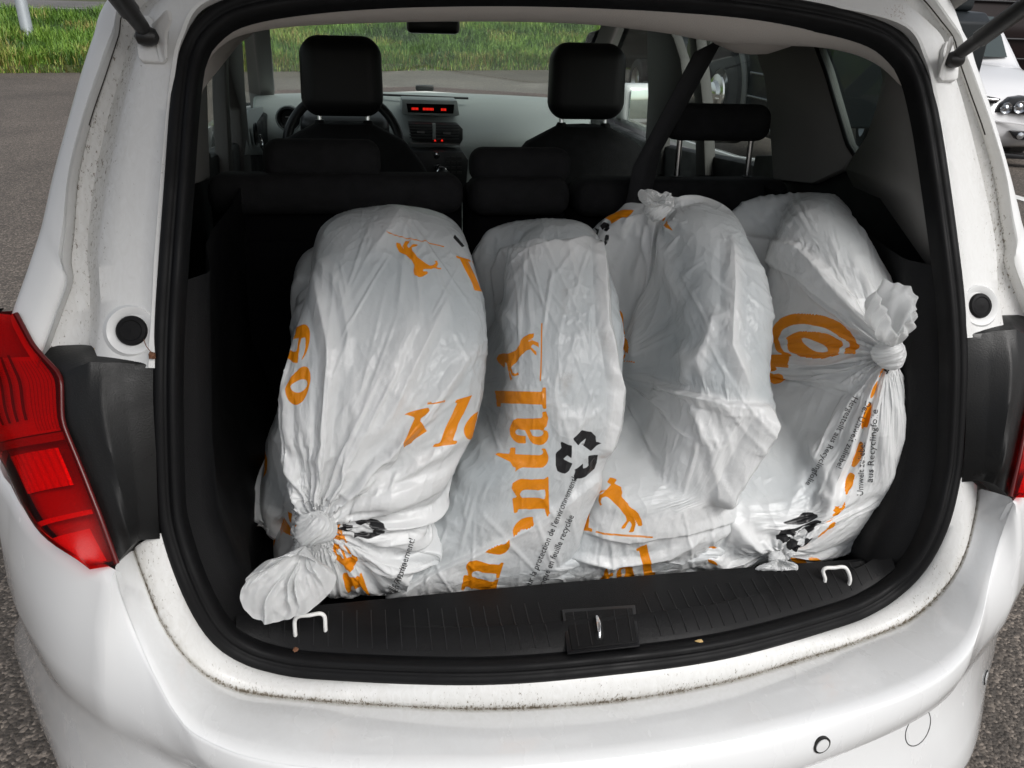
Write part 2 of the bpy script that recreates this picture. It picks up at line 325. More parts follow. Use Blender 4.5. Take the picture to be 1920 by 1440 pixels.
def grass(nb=120000):
    r = np.random.RandomState(11)
    s = r.uniform(-2.5, 17, nb); t = r.beta(1.0, 1.15, nb)*5.9; t[:14000] = r.uniform(-.06, .5, 14000)
    z = np.interp(t, tt, zz)
    clump = fbm(s*0.9+50, t*0.9+9, 5, 3); fine = fbm(s*3+20, t*3+70, 6, 2)
    h = (0.08+0.20*clump+0.12*fine)*r.uniform(0.55, 1.25, nb); w = r.uniform(0.004, 0.010, nb)
    h *= np.clip(t/0.4+0.6, 0.5, 1)
    tone = np.clip(0.10+1.15*(clump-0.28)+0.55*(fine-0.5)+r.normal(0, 0.13, nb), 0, 1)
    dry = (fbm(s*1.3, t*1.3, 8, 3) > 0.60) | ((t < 0.45) & (r.rand(nb) < 0.42)); tone = np.where(dry & (r.rand(nb) < 0.6), r.uniform(0.85, 1.0, nb), np.minimum(tone, 0.86))
    base = K0[None]+kd[None]*s[:, None]+kn[None]*t[:, None]; base[:, 2] = z-0.03
    an = r.uniform(0, 2*math.pi, nb); ln = r.normal(0.45, 0.25, nb)
    side = np.stack([np.cos(an), np.sin(an), 0*an], 1); lean = np.stack([np.cos(an+1.4), np.sin(an+1.4)-0.25, 0*an], 1)
    mid = base+lean*(h*ln*0.35)[:, None]; mid[:, 2] += h*0.6
    tip = base+lean*(h*ln*1.1)[:, None]; tip[:, 2] += h*(1.0-0.25*np.abs(ln))
    V = np.stack([base-side*w[:, None], base+side*w[:, None], mid-side*(w*0.8)[:, None], mid+side*(w*0.8)[:, None], tip], 1).reshape(-1, 3)
    i = np.arange(nb)*5
    tri = np.stack([i, i+1, i+3, i, i+3, i+2, i+2, i+3, i+4], 1).reshape(-1, 3)
    me = bpy.data.meshes.new('grass'); me.vertices.add(len(V)); me.vertices.foreach_set('co', V.astype(np.float32).ravel())
    me.loops.add(tri.size); me.loops.foreach_set('vertex_index', tri.astype(np.int32).ravel())
    me.polygons.add(len(tri)); me.polygons.foreach_set('loop_start', np.arange(0, tri.size, 3, dtype=np.int32)); me.update(); me.validate()
    me.materials.append(GRASSM); o = bpy.data.objects.new('grass', me); link(o); set_attr(o, 'tone', np.repeat(tone, 5))
    tag(o, 'long unmown green grass with dry tufts on the bank', 'grass', kind='stuff')
grass()
# grey post at the foot of the bank
pb = onY(60, 98, 16.6)
POSTM = mat('galvanised_post', (0.33, 0.36, 0.38), 0.5, 0.2, var=0.1, vscale=5)
pe = empty('post', (pb[0], pb[1], pb[2]-0.15), 'plain grey metal post standing in the grass at far left', 'post')
q = lathe('pole', [(0.0, 0), (0.105, 0), (0.105, 0.30), (0.100, 0.31), (0.098, 4.0), (0.0, 4.0)], (0, 0, 0), (-0.02, 0, 1), POSTM, pe)
q = lathe('collar', [(0.106, 0.36), (0.1085, 0.37), (0.1085, 0.385), (0.106, 0.395)], (0, 0, 0), (-0.02, 0, 1), mat('post_seam', (0.1, 0.1, 0.1), 0.6), pe)
# parking bay lines
def bay_line(p0, p1, w=0.12):
    p0 = np.array(p0, float); p1 = np.array(p1, float); d = p1-p0; d /= np.linalg.norm(d); n = np.array([-d[1], d[0]])*w/2
    tag(mk('bay_marking', [(*(p0-n), 0.005), (*(p1-n), 0.005), (*(p1+n), 0.005), (*(p0+n), 0.005)], [(0, 1, 2, 3)], LINE, None, False), kind='structure')
bay_line((2.45, 2.0), (2.45, 7.2)); bay_line((5.25, 3.0), (5.25, 8.5))

# ================================================================== the white hatchback with its boot open
car = empty('hatchback_car', (0, 1.4, 0), 'white hatchback with its tailgate up, boot packed with white plastic bags', 'car')
class _CarParent: pass
def carp(o):                                     # parts are modelled in world metres; keep them there
    o.parent = car; o.matrix_parent_inverse = Matrix.Translation((0, -1.4, 0)); return o

# ---- loops round the tailgate opening, left half from the roof middle to the sill middle
S_half = [(0, .385, 1.437), (-.2, .380, 1.431), (-.34, .372, 1.418), (-.425, .360, 1.400), (-.466, .342, 1.372), (-.482, .326, 1.345), (-.488, .310, 1.320), (-.494, .284, 1.276),
          (-.501, .251, 1.213), (-.511, .213, 1.132), (-.520, .179, 1.054), (-.527, .149, .970), (-.533, .120, .860), (-.529, .106, .815), (-.516, .088, .765), (-.501, .080, .715),
          (-.484, .079, .675), (-.460, .077, .648), (-.425, .068, .634), (-.359, .050, .629), (-.166, .003, .640), (0, -.008, .644)]
S_full = S_half + [(-x, y, z) for x, y, z in S_half[-2:0:-1]]
NLOOP = 220
S_loop = crv(S_full, NLOOP, closed=True)
PN = np.array([0, -1.0, 0.48]); PN /= np.linalg.norm(PN)                 # outward normal of the opening
def loop_frames(Lp):
    T = np.roll(Lp, -1, 0)-np.roll(Lp, 1, 0); T /= np.linalg.norm(T, axis=1)[:, None]
    I = np.cross(T, PN); I /= np.linalg.norm(I, axis=1)[:, None]
    c = Lp.mean(0); s = np.sign(((c-Lp)*I).sum(1)); s = np.where(s == 0, 1, s)
    I *= np.median(s); return T, I
_T, _I = loop_frames(S_loop)
def sweep_loop(name, prof, m, closed_prof=False, autos=None):
    G = np.array([[S_loop[i]+_I[i]*a+PN*b for (a, b) in prof] for i in range(NLOOP)])
    return carp(sheet(name, G, m, None, True, closed_prof, False, autos))
seal = sweep_loop('weather_seal', [(0.000, -0.010), (-0.001, 0.001), (0.003, 0.0035), (0.008, 0.004), (0.0105, 0.002), (0.0125, 0.000), (0.0145, 0.001), (0.017, 0.0050), (0.020, 0.0065), (0.0235, 0.005),
                                  (0.026, 0.001), (0.027, -0.005), (0.028, -0.02)], RUBBER)
# ---- rear quarter: jamb rows measured across the D-pillar: seal, flat edge, drain, groove, strip, outer skin
rows = [  # (S), (V), (D), (G), (K), (O) as pixels in the photograph
    ((393, 0), (305, 0), (278, 0), (250, 0), (241, 0), (203, 0)),
    ((343, 70), (272, 70), (248, 70), (224, 72), (213, 72), (176, 70)),
    ((328, 140), (250, 140), (226, 140), (201, 143), (187, 143), (153, 140)),
    ((319, 233), (228, 233), (200, 233), (171, 233), (157, 233), (127, 233)),
    ((312, 333), (208, 333), (178, 333), (148, 333), (132, 333), (100, 333)),
    ((305, 430), (192, 430), (166, 430), (140, 430), (124, 430), (78, 430)),
    ((301, 490), (186, 490), (164, 490), (134, 490), (117, 490), (59, 490)),
    ((299, 525), (187, 528), (168, 528), (138, 526), (128, 526), (47, 525)),
    ((296, 580), (190, 585), (168, 585), (119, 582), (109, 584), (30, 572)),
    ((291, 645), (185, 642), (160, 640), (98, 640), (88, 643), (24, 590)),
    ((290, 690), (180, 690), (150, 690), (80, 690), (70, 690), (20, 600)),
]
offs = (-.016, -.006, .034, .026, .008, .028)
R3 = [[onT(*p, o) for p, o in zip(row, offs)] for row in rows]
# carry the section over the roof edge
for S_, V_, D_, G_, K_, O_ in (((-.34, .372, 1.418), (-.40, .385, 1.447), (-.415, .41, 1.455), (-.435, .415, 1.462), (-.445, .405, 1.468), (-.50, .43, 1.468)),
                              ((-.2, .380, 1.431), (-.2, .40, 1.457), (-.2, .428, 1.464), (-.2, .435, 1.475), (-.2, .428, 1.481), (-.2, .455, 1.498)),
                              ((0, .385, 1.437), (0, .405, 1.463), (0, .433, 1.470), (0, .44, 1.481), (0, .433, 1.487), (0, .460, 1.506))):
    R3.insert(0, [np.array(p, float) for p in (S_, V_, D_, G_, K_, O_)])
NR = 120
cols = [crv([r[k] for r in R3], NR) for k in range(6)]
Sc = cols[0]
def blend(a, b, t): return a*(1-t)+b*t
PNs = PN[None]
side_fw = []
secs = [Sc-PNs*0.012, Sc, blend(Sc, cols[1], .10)+PNs*0.002, blend(Sc, cols[1], .13)-PNs*0.001, blend(Sc, cols[1], .35), blend(Sc, cols[1], .7), cols[1]+PNs*.001, blend(cols[1], cols[2], .35)-PNs*.004,
        blend(cols[1], cols[2], .75)-PNs*.003, cols[2], blend(cols[2], cols[3], .6), cols[3], cols[3]-PNs*.014, blend(cols[3], cols[4], .10)-PNs*.014, blend(cols[3], cols[4], .14)+PNs*.004,
        blend(cols[3], cols[4], .5)+PNs*.007, blend(cols[3], cols[4], .9)+PNs*.004, cols[4], blend(cols[4], cols[5], .08)-PNs*.002, blend(cols[4], cols[5], .16)+PNs*.003, blend(cols[4], cols[5], .5)+PNs*.006, blend(cols[4], cols[5], .85)+PNs*.004, cols[5]]
# the outer skin turns the corner and runs forward along the side and roof
O_ = cols[5]; tfw = np.linspace(0, 1, NR)
def fwd(dy, out, up=0.0):
    q = O_.copy(); q[:, 1] += dy
    wx = np.clip(np.abs(q[:, 0])/0.55, 0, 1)**3; q[:, 0] -= out*wx; q[:, 2] += (1-wx)*up-0.01*wx*dy; return q
secs += [fwd(.012, .004, .004), fwd(.04, .010, .010), fwd(.07, .014, .014), fwd(.10, .019, .018), fwd(.13, .023, .02), fwd(.16, .026, .022)]
Gq = np.stack(secs, 1)
quarter = carp(sheet('rear_quarter_panel', Gq, JAMB, None, flip=False, autos=60))
gr = np.zeros((NR, Gq.shape[1])); zz_ = cols[2][:, 2]
pr_ = np.array([0, .45, .35, .35, .28, .34, .60, .80, .85, .75, .6, .9, 1.7, 1.7, .4, .25, .3, .4, .3, .1, .05, .05, .05]+[0.0]*6)
gr[:] = pr_[None]*np.clip(0.55+0.6*np.sin(tfw*9+1)[:, None]*0.4+0.2, 0, 1)
set_attr(quarter, 'grime', gr)
ru = np.zeros_like(gr); 
for j in range(NR):
    z_ = Sc[j, 2]
    if 1.29 < z_ < 1.40: ru[j, 1:6] = np.array([.22, .40, .36, .12, .05])*np.clip(1-abs(z_-1.35)/.07, 0, 1)
set_attr(quarter, 'rust', ru)
SEAM = mat('dirty_seam', (0.035, 0.03, 0.024), 0.8)
_sp = blend(cols[3], cols[4], .10)+PNs*.0035
seam = carp(tube('drip_strip_seam', _sp[14:86], .0011, SEAM, None, 6)); carp(mirror(seam))
q2 = carp(mirror(quarter)); 
ra = np.zeros_like(gr)
for j in range(NR):
    x_ = abs(Sc[j, 0]); z_ = Sc[j, 2]
    if z_ > 1.36 and .36 < x_ < .48: ra[j, 1:9] = np.array([.3, .55, .6, .62, .6, .45, .3, .2])*np.clip(1-abs(x_-.43)/.05, 0, 1)
q2.data.attributes['rust'].data.foreach_set('value', ra.astype(np.float32).ravel())
# rubber buffer plugs on the jambs
def plug(px, py, sgn):
    c = onT(px, py, -.014); 
    if sgn: c = np.array([abs(c[0]), c[1], c[2]])
    b_ = carp(lathe('buffer_recess', [(0.033, -0.006), (0.027, 0.001), (0.0195, -0.0015), (0.0165, -0.0045), (0, -0.0045)], c, PN, JAMB, None, 32))
    carp(lathe('rubber_buffer', [(0.0172, -0.006), (0.0172, 0.0005), (0.0155, 0.003), (0.012, 0.0036), (0.0108, 0.0028), (0.003, 0.003), (0.0, 0.0036)], c, PN, RUBBER, None, 32))
plug(247, 620, 0); cpl = onT(247, 620, -.014); plug(247, 620, 1)

# ---- black corner covers beside the lamps
cov = {  # back edge of the ledge, front of the ledge, faces
    'top': [(58, 655), (105, 648), (155, 646), (220, 654), (297, 664)],
    'fr': [(113, 706), (140, 692), (166, 679), (225, 680), (291, 686)],
    'm1': [(114, 790), (150, 775), (192, 765), (240, 765), (291, 765)],
    'm2': [(150, 880), (182, 880), (216, 882), (252, 890), (294, 900)],
    'm3': [(186, 972), (208, 975), (234, 980), (262, 985), (298, 985)],
    'bot': [(219, 1056), (232, 1040), (248, 1022), (262, 1013), (303, 1010)],
}
co = {'top': (.028, .028, .024, .012, -.018), 'fr': (-.018, -.022, -.027, -.018, -.012), 'm1': (-.018, -.026, -.032, -.018, -.006), 'm2': (-.018, -.026, -.032, -.012, .008), 'm3': (-.020, -.026, -.030, -.004, .022), 'bot': (-.022, -.02, -.012, .006, .026)}
rowsC = [[onT(*p, o) for p, o in zip(cov[k], co[k])] for k in ('top', 'fr', 'm1', 'm2', 'm3', 'bot')]
Gc = []
NCV = 41
base_rows = [np.array(pline(r, NCV)) if i else np.array(pline(r, NCV)) for i, r in enumerate(rowsC)]
# ledge then crisp turn then faces
seq = [base_rows[0], base_rows[0]*.5+base_rows[1]*.5, base_rows[0]*.06+base_rows[1]*.94, base_rows[1], base_rows[1]*.95+base_rows[2]*.05]
face = np.array([crv([b_[j] for b_ in base_rows[1:]], 30) for j in range(NCV)]).transpose(1, 0, 2)
Gc = np.concatenate([np.array(seq[:3]), face, (face[-1]-PN[None]*0.03)[None]], 0)
COVM = mat('wet_black_plastic', (0.007, 0.007, 0.007), 0.45, spec=0.35, bump=0.15, bscale=500, rvar=0.2, vscale=16, detail=6)
cover = carp(sheet('corner_cover', Gc, COVM, None, autos=40)); carp(mirror(cover))
# raindrops run together on the covers
DROP = bpy.data.materials.new('water_film'); DROP.use_nodes = True
_b = DROP.node_tree.nodes['Principled BSDF']; _b.inputs['Base Color'].default_value = (0.008, 0.008, 0.009, 1); _b.inputs['Roughness'].default_value = 0.06; MATS['water_film'] = DROP

# ---- tail lamps
lin = [(27, 588), (60, 650), (112, 705), (113, 790), (150, 880), (186, 972), (217, 1058)]
lout = [(8, 578), (-42, 640), (-75, 720), (-62, 800), (0, 857), (83, 1000), (216, 1060)]
li_o = (.012, -.005, -.025, -.028, -.032, -.036, -.034); lo_o = (.05, .09, .13, .13, .085, -.010, -.034)
Li = pline([onT(*p, o) for p, o in zip(lin, li_o)], 36); Li[1:-1] = (Li[:-2]+Li[1:-1]*2+Li[2:])/4; Lo = crv([onT(*p, o) for p, o in zip(lout, lo_o)], 36)
def lamp_surf(u, depth):
    bul = 0.016*np.sin(np.pi*np.clip(u, 0, 1))
    return Li*(1-u)+Lo*u+PN[None]*(bul-depth)+np.array([-1, 0, 0])[None]*(0.022*np.sin(np.pi*u))
us = np.linspace(0, 1, 16)
LENS = bpy.data.materials.new('red_lens'); LENS.use_nodes = True; _n = LENS.node_tree; _n.nodes.clear()
_o = _n.nodes.new('ShaderNodeOutputMaterial'); _t = _n.nodes.new('ShaderNodeBsdfTransparent'); _t.inputs[0].default_value = (0.80, 0.022, 0.016, 1)
_g = _n.nodes.new('ShaderNodeBsdfGlossy'); _g.inputs['Roughness'].default_value = 0.18; _fr = _n.nodes.new('ShaderNodeFresnel'); _fr.inputs[0].default_value = 1.2; _m = _n.nodes.new('ShaderNodeMixShader')
_n.links.new(_fr.outputs[0], _m.inputs[0]); _n.links.new(_t.outputs[0], _m.inputs[1]); _n.links.new(_g.outputs[0], _m.inputs[2]); _n.links.new(_m.outputs[0], _o.inputs[0])
REDIN = mat('lamp_red_reflector', (0.75, 0.05, 0.03), 0.35, bump=0.6, bscale=420); REDBR = mat('lamp_bright_reflector', (0.85, 0.10, 0.06), 0.3, 0.2, bump=0.5, bscale=300); REDDK = mat('lamp_dark_housing', (0.42, 0.02, 0.018), 0.35, bump=0.5, bscale=250)
def lamp():
    L = carp(sheet('tail_lamp', np.stack([lamp_surf(u, 0.0) for u in us], 1), LENS, None, flip=True))
    parts = []
    back = sheet('housing', np.stack([lamp_surf(u, 0.028+0.004*math.sin(u*9)) for u in us], 1), REDDK, None, flip=True); parts.append(back)
    def patch(name, r0, r1, u0, u1, dep, m, wob=0.0, f=1.0):
        uu = np.linspace(u0, u1, 26); rr = np.linspace(r0, r1, 22)
        full = np.stack([lamp_surf(u, dep) for u in uu], 1); idx = rr*(len(Li)-1)
        G = np.stack([full[int(i)]*(1-(i-int(i)))+full[min(int(i)+1, len(Li)-1)]*(i-int(i)) for i in idx], 0)
        if wob: G += PN[None, None]*(wob*np.sign(np.sin(np.linspace(0, f*2*np.pi, 26)))[None, :, None])
        o = sheet(name, G, m, None, flip=True, autos=30); parts.append(o); return o
    patch('upper_reflector', 0.20, 0.50, 0.05, 0.85, 0.016, REDIN)
    RIBD = mat('lamp_rib_dark', (0.16, 0.005, 0.005), 0.35)  # ribs in a darker red, to set them off from the reflector
    for k in range(8): patch('light_rib', 0.19+0.008*k, 0.44, 0.22+0.06*k, 0.24+0.06*k, 0.011, RIBD)
    for k in range(7): patch('reflector_rib', 0.22, 0.49, 0.06+0.02*k, 0.064+0.02*k, 0.013, REDDK)
    patch('indicator_reflector', 0.56, 0.70, 0.12, 0.62, 0.018, REDBR, 0.0015, 8)
    patch('divider_band', 0.505, 0.535, 0.0, 1.0, 0.010, REDDK)
    patch('lower_divider', 0.795, 0.812, 0.05, 0.95, 0.010, REDIN)
    patch('rear_reflector', 0.86, 0.985, 0.12, 0.95, 0.009, REDIN)
    rim = tube('lamp_rim', Li-PN[None]*0.004, 0.0032, mat('lamp_rim_dark', (0.10, 0.004, 0.004), 0.3), None, 8); parts.append(rim)
    for p in parts: p.parent = L; 
    return L, parts
tl, tparts = lamp()
tr = carp(mirror(tl))
for p in tparts:
    c = mirror(p); c.parent = tr

# ---- sill band and bumper
A_half = [(-.566, .110, .803), (-.555, .090, .778), (-.539, .068, .733), (-.521, .056, .697), (-.498, .052, .660), (-.466, .047, .634), (-.424, .040, .622), (-.337, .022, .616), (-.302, .018, .612), (-.155, -.010, .611), (0, -.020, .611)]
B_half = [(-.570, .053, .819), (-.568, .053, .784), (-.560, .045, .749), (-.547, .028, .716), (-.532, .008, .691), (-.515, -.012, .668), (-.490, -.034, .652), (-.428, -.064, .640), (-.335, -.085, .631), (-.17, -.102, .623), (0, -.108, .621)]
def fullx(h): return list(h)+[(-x, y, z) for x, y, z in h[-2::-1]]
i0 = int(np.argmin(np.linalg.norm(S_loop-np.array([-.5295, .107, .818]), axis=1))); i1 = int(np.argmin(np.linalg.norm(S_loop-np.array([.5295, .107, .818]), axis=1)))
seg = np.array([S_loop[i % NLOOP] for i in (range(i0, i1+1) if i1 > i0 else range(i0, i1+NLOOP+1))])
NB = 160
Sb = pline(seg, NB); Ac = crv(fullx(A_half), NB); Bc = crv(fullx(B_half), NB)
nb_ = np.array([0, -.55, .83])
Gs = np.stack([Sb-PN[None]*.012-np.array([0, 0, .004])[None], Sb+PN[None]*0.0, blend(Sb, Ac, .25)+nb_[None]*.004, blend(Sb, Ac, .6)+nb_[None]*.006, blend(Sb, Ac, .88)+nb_[None]*.004, blend(Sb, Ac, .97), Ac-nb_[None]*.003], 1)
sillp = carp(sheet('sill_panel', Gs, JAMB, None, flip=True, autos=60))
gs = np.zeros(Gs.shape[:2]); gs[:] = np.array([.4, .5, .55, .62, .9, 1.5, 1.7])[None]*(0.75+0.35*fbm(np.arange(NB)/9., np.zeros(NB), 4, 3))[:, None]; set_attr(sillp, 'grime', gs*0.8)
# bumper outer skin: shelf from groove A to edge B, then the face
U_side = [(-.735, 1.0, .93), (-.730, .60, .935), (-.722, .34, .935)] + [tuple(onT(*p, o)) for p, o in (((0, 857), .10), ((20, 913), .07), ((45, 958), .04), ((83, 1000), .012), ((133, 1033), -.010), ((190, 1056), -.024))]
Btop = U_side+[(-.570, .050, .819)]+B_half[1:]
NC = 240
C_half = [(-.775, 1.0, .72), (-.770, .60, .70), (-.762, .36, .68), (-.750, .235, .660), (-.733, .175, .645), (-.712, .140, .632), (-.672, .090, .614), (-.61, .038, .600), (-.547, .004, .585), (-.506, -.016, .574), (-.40, -.062, .556), (-.2, -.108, .548), (0, -.122, .546)]
Dp = [onZ(*p, z) for p, z in (((33, 1193), .50), ((50, 1277), .46), ((73, 1343), .44), ((110, 1440), .42))]
D_half = [(-.79, 1.0, .52), (-.79, .60, .52), (-.785, .40, .52)]+[tuple(p) for p in Dp]+[(-.60, .0, .41), (-.50, -.06, .405), (-.3, -.125, .40), (0, -.145, .40)]
E_half = [(-.76, 1.0, .24), (-.76, .60, .24), (-.755, .40, .24), (-.74, .28, .24), (-.70, .18, .24), (-.64, .10, .24), (-.54, .02, .24), (-.3, -.06, .24), (0, -.08, .24)]
def hc(h, n=NC): return crv(fullx(h), n)
# match B/C/D by arc fraction on the half curves: side part and rear part resampled separately
def two(h, k, n1, n2):
    a = crv(h[:k+1], n1); b_ = crv(h[k:], n2); return np.vstack([a[:-1], b_])
Bh = two(Btop, 9, 70, 70); Ch = two(C_half, 7, 70, 70); Dh = two(D_half, 6, 70, 70); Eh = two(E_half, 5, 70, 70)
def both(h): m_ = h[::-1][1:]*np.array([-1, 1, 1]); return np.vstack([h, m_])
Bf, Cf, Df, Ef = both(Bh), both(Ch), both(Dh), both(Eh)
def outn(Lp):
    T = np.gradient(Lp, axis=0); n = np.cross(T, [0, 0, 1.0]); n /= np.linalg.norm(n, axis=1)[:, None]+1e-9
    return n
oB = outn(Cf)
for _ in range(60): oB[1:-1] = (oB[:-2]+oB[1:-1]*2+oB[2:])/4
oB /= np.linalg.norm(oB, axis=1)[:, None]; oB *= np.sign((oB*np.array([0, -1, 0])).sum(1).mean())
Gb = [Bf-oB*.006+np.array([0, 0, -.006]), Bf-oB*.001, Bf+oB*.003+np.array([0, 0, -.003]), blend(Bf, Cf, .10)+oB*.006, blend(Bf, Cf, .35)+oB*.013, blend(Bf, Cf, .7)+oB*.014, blend(Bf, Cf, .92)+oB*.006, Cf, blend(Cf, Df, .10), blend(Cf, Df, .35)+oB*.002, blend(Cf, Df, .7)+oB*.006, blend(Cf, Df, .92)+oB*.004, Df, blend(Df, Ef, .15)+oB*.002, blend(Df, Ef, .6)+oB*.004, Ef]
bumper = carp(sheet('bumper', np.stack(Gb, 1), PAINT, None, flip=True, autos=50))
gbm = np.zeros((Gb[0].shape[0], len(Gb))); gbm[:, :] = np.array([.25, .1, .02, .0, 0, 0, 0, .02, .12, .05, .05, .1, .3, .5, .6, .6])[None]*.6; set_attr(bumper, 'grime', gbm)
# shelf
Gh = np.stack([Ac-nb_[None]*.003, Ac+np.array([0, -.003, -.0005]), blend(Ac, Bc, .10)+np.array([0, 0, .001]), blend(Ac, Bc, .5)+np.array([0, 0, .003]), blend(Ac, Bc, .85)+np.array([0, 0, .004]), blend(Ac, Bc, .97)+np.array([0, 0, .003]), Bc+np.array([0, -.004, -.001])], 1)
shelf = carp(sheet('bumper_shelf', Gh, PAINT, None, flip=True, autos=60))
gh = np.zeros(Gh.shape[:2]); gh[:] = np.array([1.6, 1.1, .35, .16, .12, .10, .05])[None]; set_attr(shelf, 'grime', gh)
BV = BVHTree.FromPolygons([tuple(v.co) for v in bumper.data.vertices], [tuple(p.vertices) for p in bumper.data.polygons])
def ring_on_bumper(name, px, py, r, gap, capm, parentname=None):
    d = Vector(ray(px, py)); hit = BV.ray_cast(Vector(CAM), d.normalized())
    if hit[0] is None: return
    c = np.array(hit[0]); n = np.array(hit[1]); n = n if n@np.array(d) < 0 else -n
    hh_ = .0045 if r > .02 else .0012
    a = lathe(name, [(r, -0.006), (r, hh_), (r-gap, hh_), (r-gap*1.1, -0.003)], c, n, mat('gap_black', (0.01, 0.01, 0.01), 0.6), None, 36); a.parent = bumper
    b_ = lathe(name+'_face', [(r-gap*1.05, -0.004), (r-gap*1.2, hh_+.0008), (0, hh_+.0012)], c, n, capm, None, 36); b_.parent = bumper
ring_on_bumper('parking_sensor', 1541, 1397, 0.0118, 0.0022, PAINT); ring_on_bumper('parking_sensor', 1848, 1270, 0.0118, 0.0022, PAINT)
ring_on_bumper('parking_sensor', 300, 1500, 0.0118, 0.0022, PAINT)
def seam_on_bumper(name, px, py, r):
    d = Vector(ray(px, py)); hit = BV.ray_cast(Vector(CAM), d.normalized()); c = np.array(hit[0]); n = np.array(hit[1]); e = np.cross(n, [0, 0, 1.0]); e /= np.linalg.norm(e); g = np.cross(n, e); P = []
    for a in np.linspace(0, 2*math.pi, 48, endpoint=False):
        k_ = BV.find_nearest(Vector(c+r*(e*math.cos(a)+g*math.sin(a)))); P.append(np.array(k_[0]))
    o = tube(name, P, .0008, mat('panel_gap', (0.06, 0.06, 0.06), 0.7), None, 6, closed=True); o.parent = bumper
seam_on_bumper('tow_eye_cover', 1722, 1365, 0.026)
# ---- open tailgate above, on its two gas struts
TG = []
for x in np.linspace(-1, 1, 31):
    row = []
    for t, (yy, zz2) in zip(np.linspace(0, 1, 9), [(.43, 1.525), (.36, 1.575), (.22, 1.64), (.06, 1.715), (-.10, 1.79), (-.26, 1.86), (-.42, 1.92), (-.56, 1.96), (-.66, 1.97)]):
        hw = np.interp(t, [0, .2, .6, 1], [.50, .57, .66, .68]); row.append((x*hw, yy+.05*x*x, zz2-.05*x*x))
    TG.append(row)
tg = carp(sheet('tailgate', np.array(TG), PAINT, None)); md = tg.modifiers.new('solid', 'SOLIDIFY'); md.thickness = 0.045; md.offset = 1
tglass = sheet('rear_window', np.array(TG)[6:25, 1:5]+np.array([0, .03, -.06]), mat('rear_window_glass', (0.01, 0.01, 0.012), 0.05), None); tglass.parent = tg
for sx in (-1, 1):
    P0 = np.array([sx*.513, .313, 1.362]); dv = np.array([sx*.23, -.742, .63]); dv /= np.linalg.norm(dv)
    st = carp(tube('gas_strut', [P0+dv*a for a in (.0, .012, .014, .034, .036, .30)], [.007, .0085, .0085, .0095, .0112, .0112], mat('strut_black', (0.012, 0.012, 0.012), 0.4), None, 18))
    rod = tube('strut_rod', [P0+dv*a for a in (.30, .56)], .005, CHROME, None, 10); rod.parent = st
    bs = lathe('ball_joint', [(0, -.014), (.008, -.010), (.0105, -.004), (.0105, .004), (.008, .010), (0, .014)], P0+np.array([0, .0, -.004]), (sx, 0, 0), mat('strut_black', (0, 0, 0)), None, 18); bs.parent = st
# brackets the struts hang on
def bracket():
    def q(x, y, o): return onT(x, y, o)
    pl = [q(262, 28, -.012), q(258, 70, -.014), q(256, 86, -.018), q(260, 108, -.018), q(266, 115, -.016), q(306, 118, -.018), q(313, 110, -.020), q(300, 70, -.020), q(292, 45, -.018), q(280, 28, -.014)]
    a = prism('strut_bracket', pl, PN*-0.010, JAMB, None, 0.0015)
    fl = [q(306, 117, -.02), q(313, 108, -.02), q(314, 85, -.03), q(316, 62, -.045), q(324, 38, -.062), q(322, 22, -.066), q(317, 18, -.066), q(303, 34, -.05), q(290, 45, -.03), q(292, 58, -.024)]
    f = prism('bracket_flange', fl, (-.004, .001, 0), JAMB, None, 0.0008); f.parent = a
    for o_ in (a, f): 
        n_ = len(o_.data.vertices); set_attr(o_, 'grime', np.full(n_, .35)); set_attr(o_, 'rust', [.30 if v.co.z < 1.335 else .05 for v in o_.data.vertices])
    return a, f
ba, bf = bracket(); carp(ba); bm_ = carp(mirror(ba)); bf2 = mirror(bf); bf2.parent = bm_

# ---- load sill trim (black, ribbed), boot floor, side walls
I_loop = S_loop+_I*0.026-PN[None]*0.012                  # inner edge of the seal
def seg_loop(Lp, xa): 
    lo = [p for p in Lp if p[2] < 0.76]; lo = np.array(lo); return lo[np.argsort(lo[:, 0])]
Il = seg_loop(I_loop, 0); xs = np.linspace(-.46, .46, 93)
def Iat(x): return np.array([x, np.interp(x, Il[:, 0], Il[:, 1]), np.interp(x, Il[:, 0], Il[:, 2])])
def sill_profile(x):
    p = Iat(x); c = 1-(abs(x)/.46)**2
    zt = .664+.008*c
    yb = p[1]+.030+.012*c; ye = .150-.004*c
    return [p+np.array([0, .000, -.02]), p+np.array([0, .003, .003]), p+np.array([0, .008, .008]), np.array([x, yb, max(p[2]+.018, .655+.008*c)]), np.array([x, yb+.007, zt]), np.array([x, yb*.5+ye*.5, zt+.003]), np.array([x, ye-.006, zt+.002]), np.array([x, ye, zt-.005]), np.array([x, ye+.003, .59])]
Gsl = np.array([sill_profile(x) for x in xs])
sillt = carp(sheet('load_sill_trim', Gsl, SILLPL, None, flip=False, autos=30))
RIBM = mat('sill_rib', (0.018, 0.018, 0.019), 0.4)
for k in range(-23, 24):
    x = k*.0185+.004
    pr0 = np.array(sill_profile(x))[2:7]
    if -.049 < x < .053: pr0 = pr0[:2] if False else pr0[[0, 1]] if False else pr0
    P = pline(pr0[:4], 12)+np.array([0, 0, .0004])
    if -.056 < x < .062: continue
    r_ = tube('rib', P, .0007, RIBM, None, 5); r_.parent = sillt
def on_sill(x, f):
    P = np.array(sill_profile(x))[2:7]; return pline(P, 80)[int(f*79)]
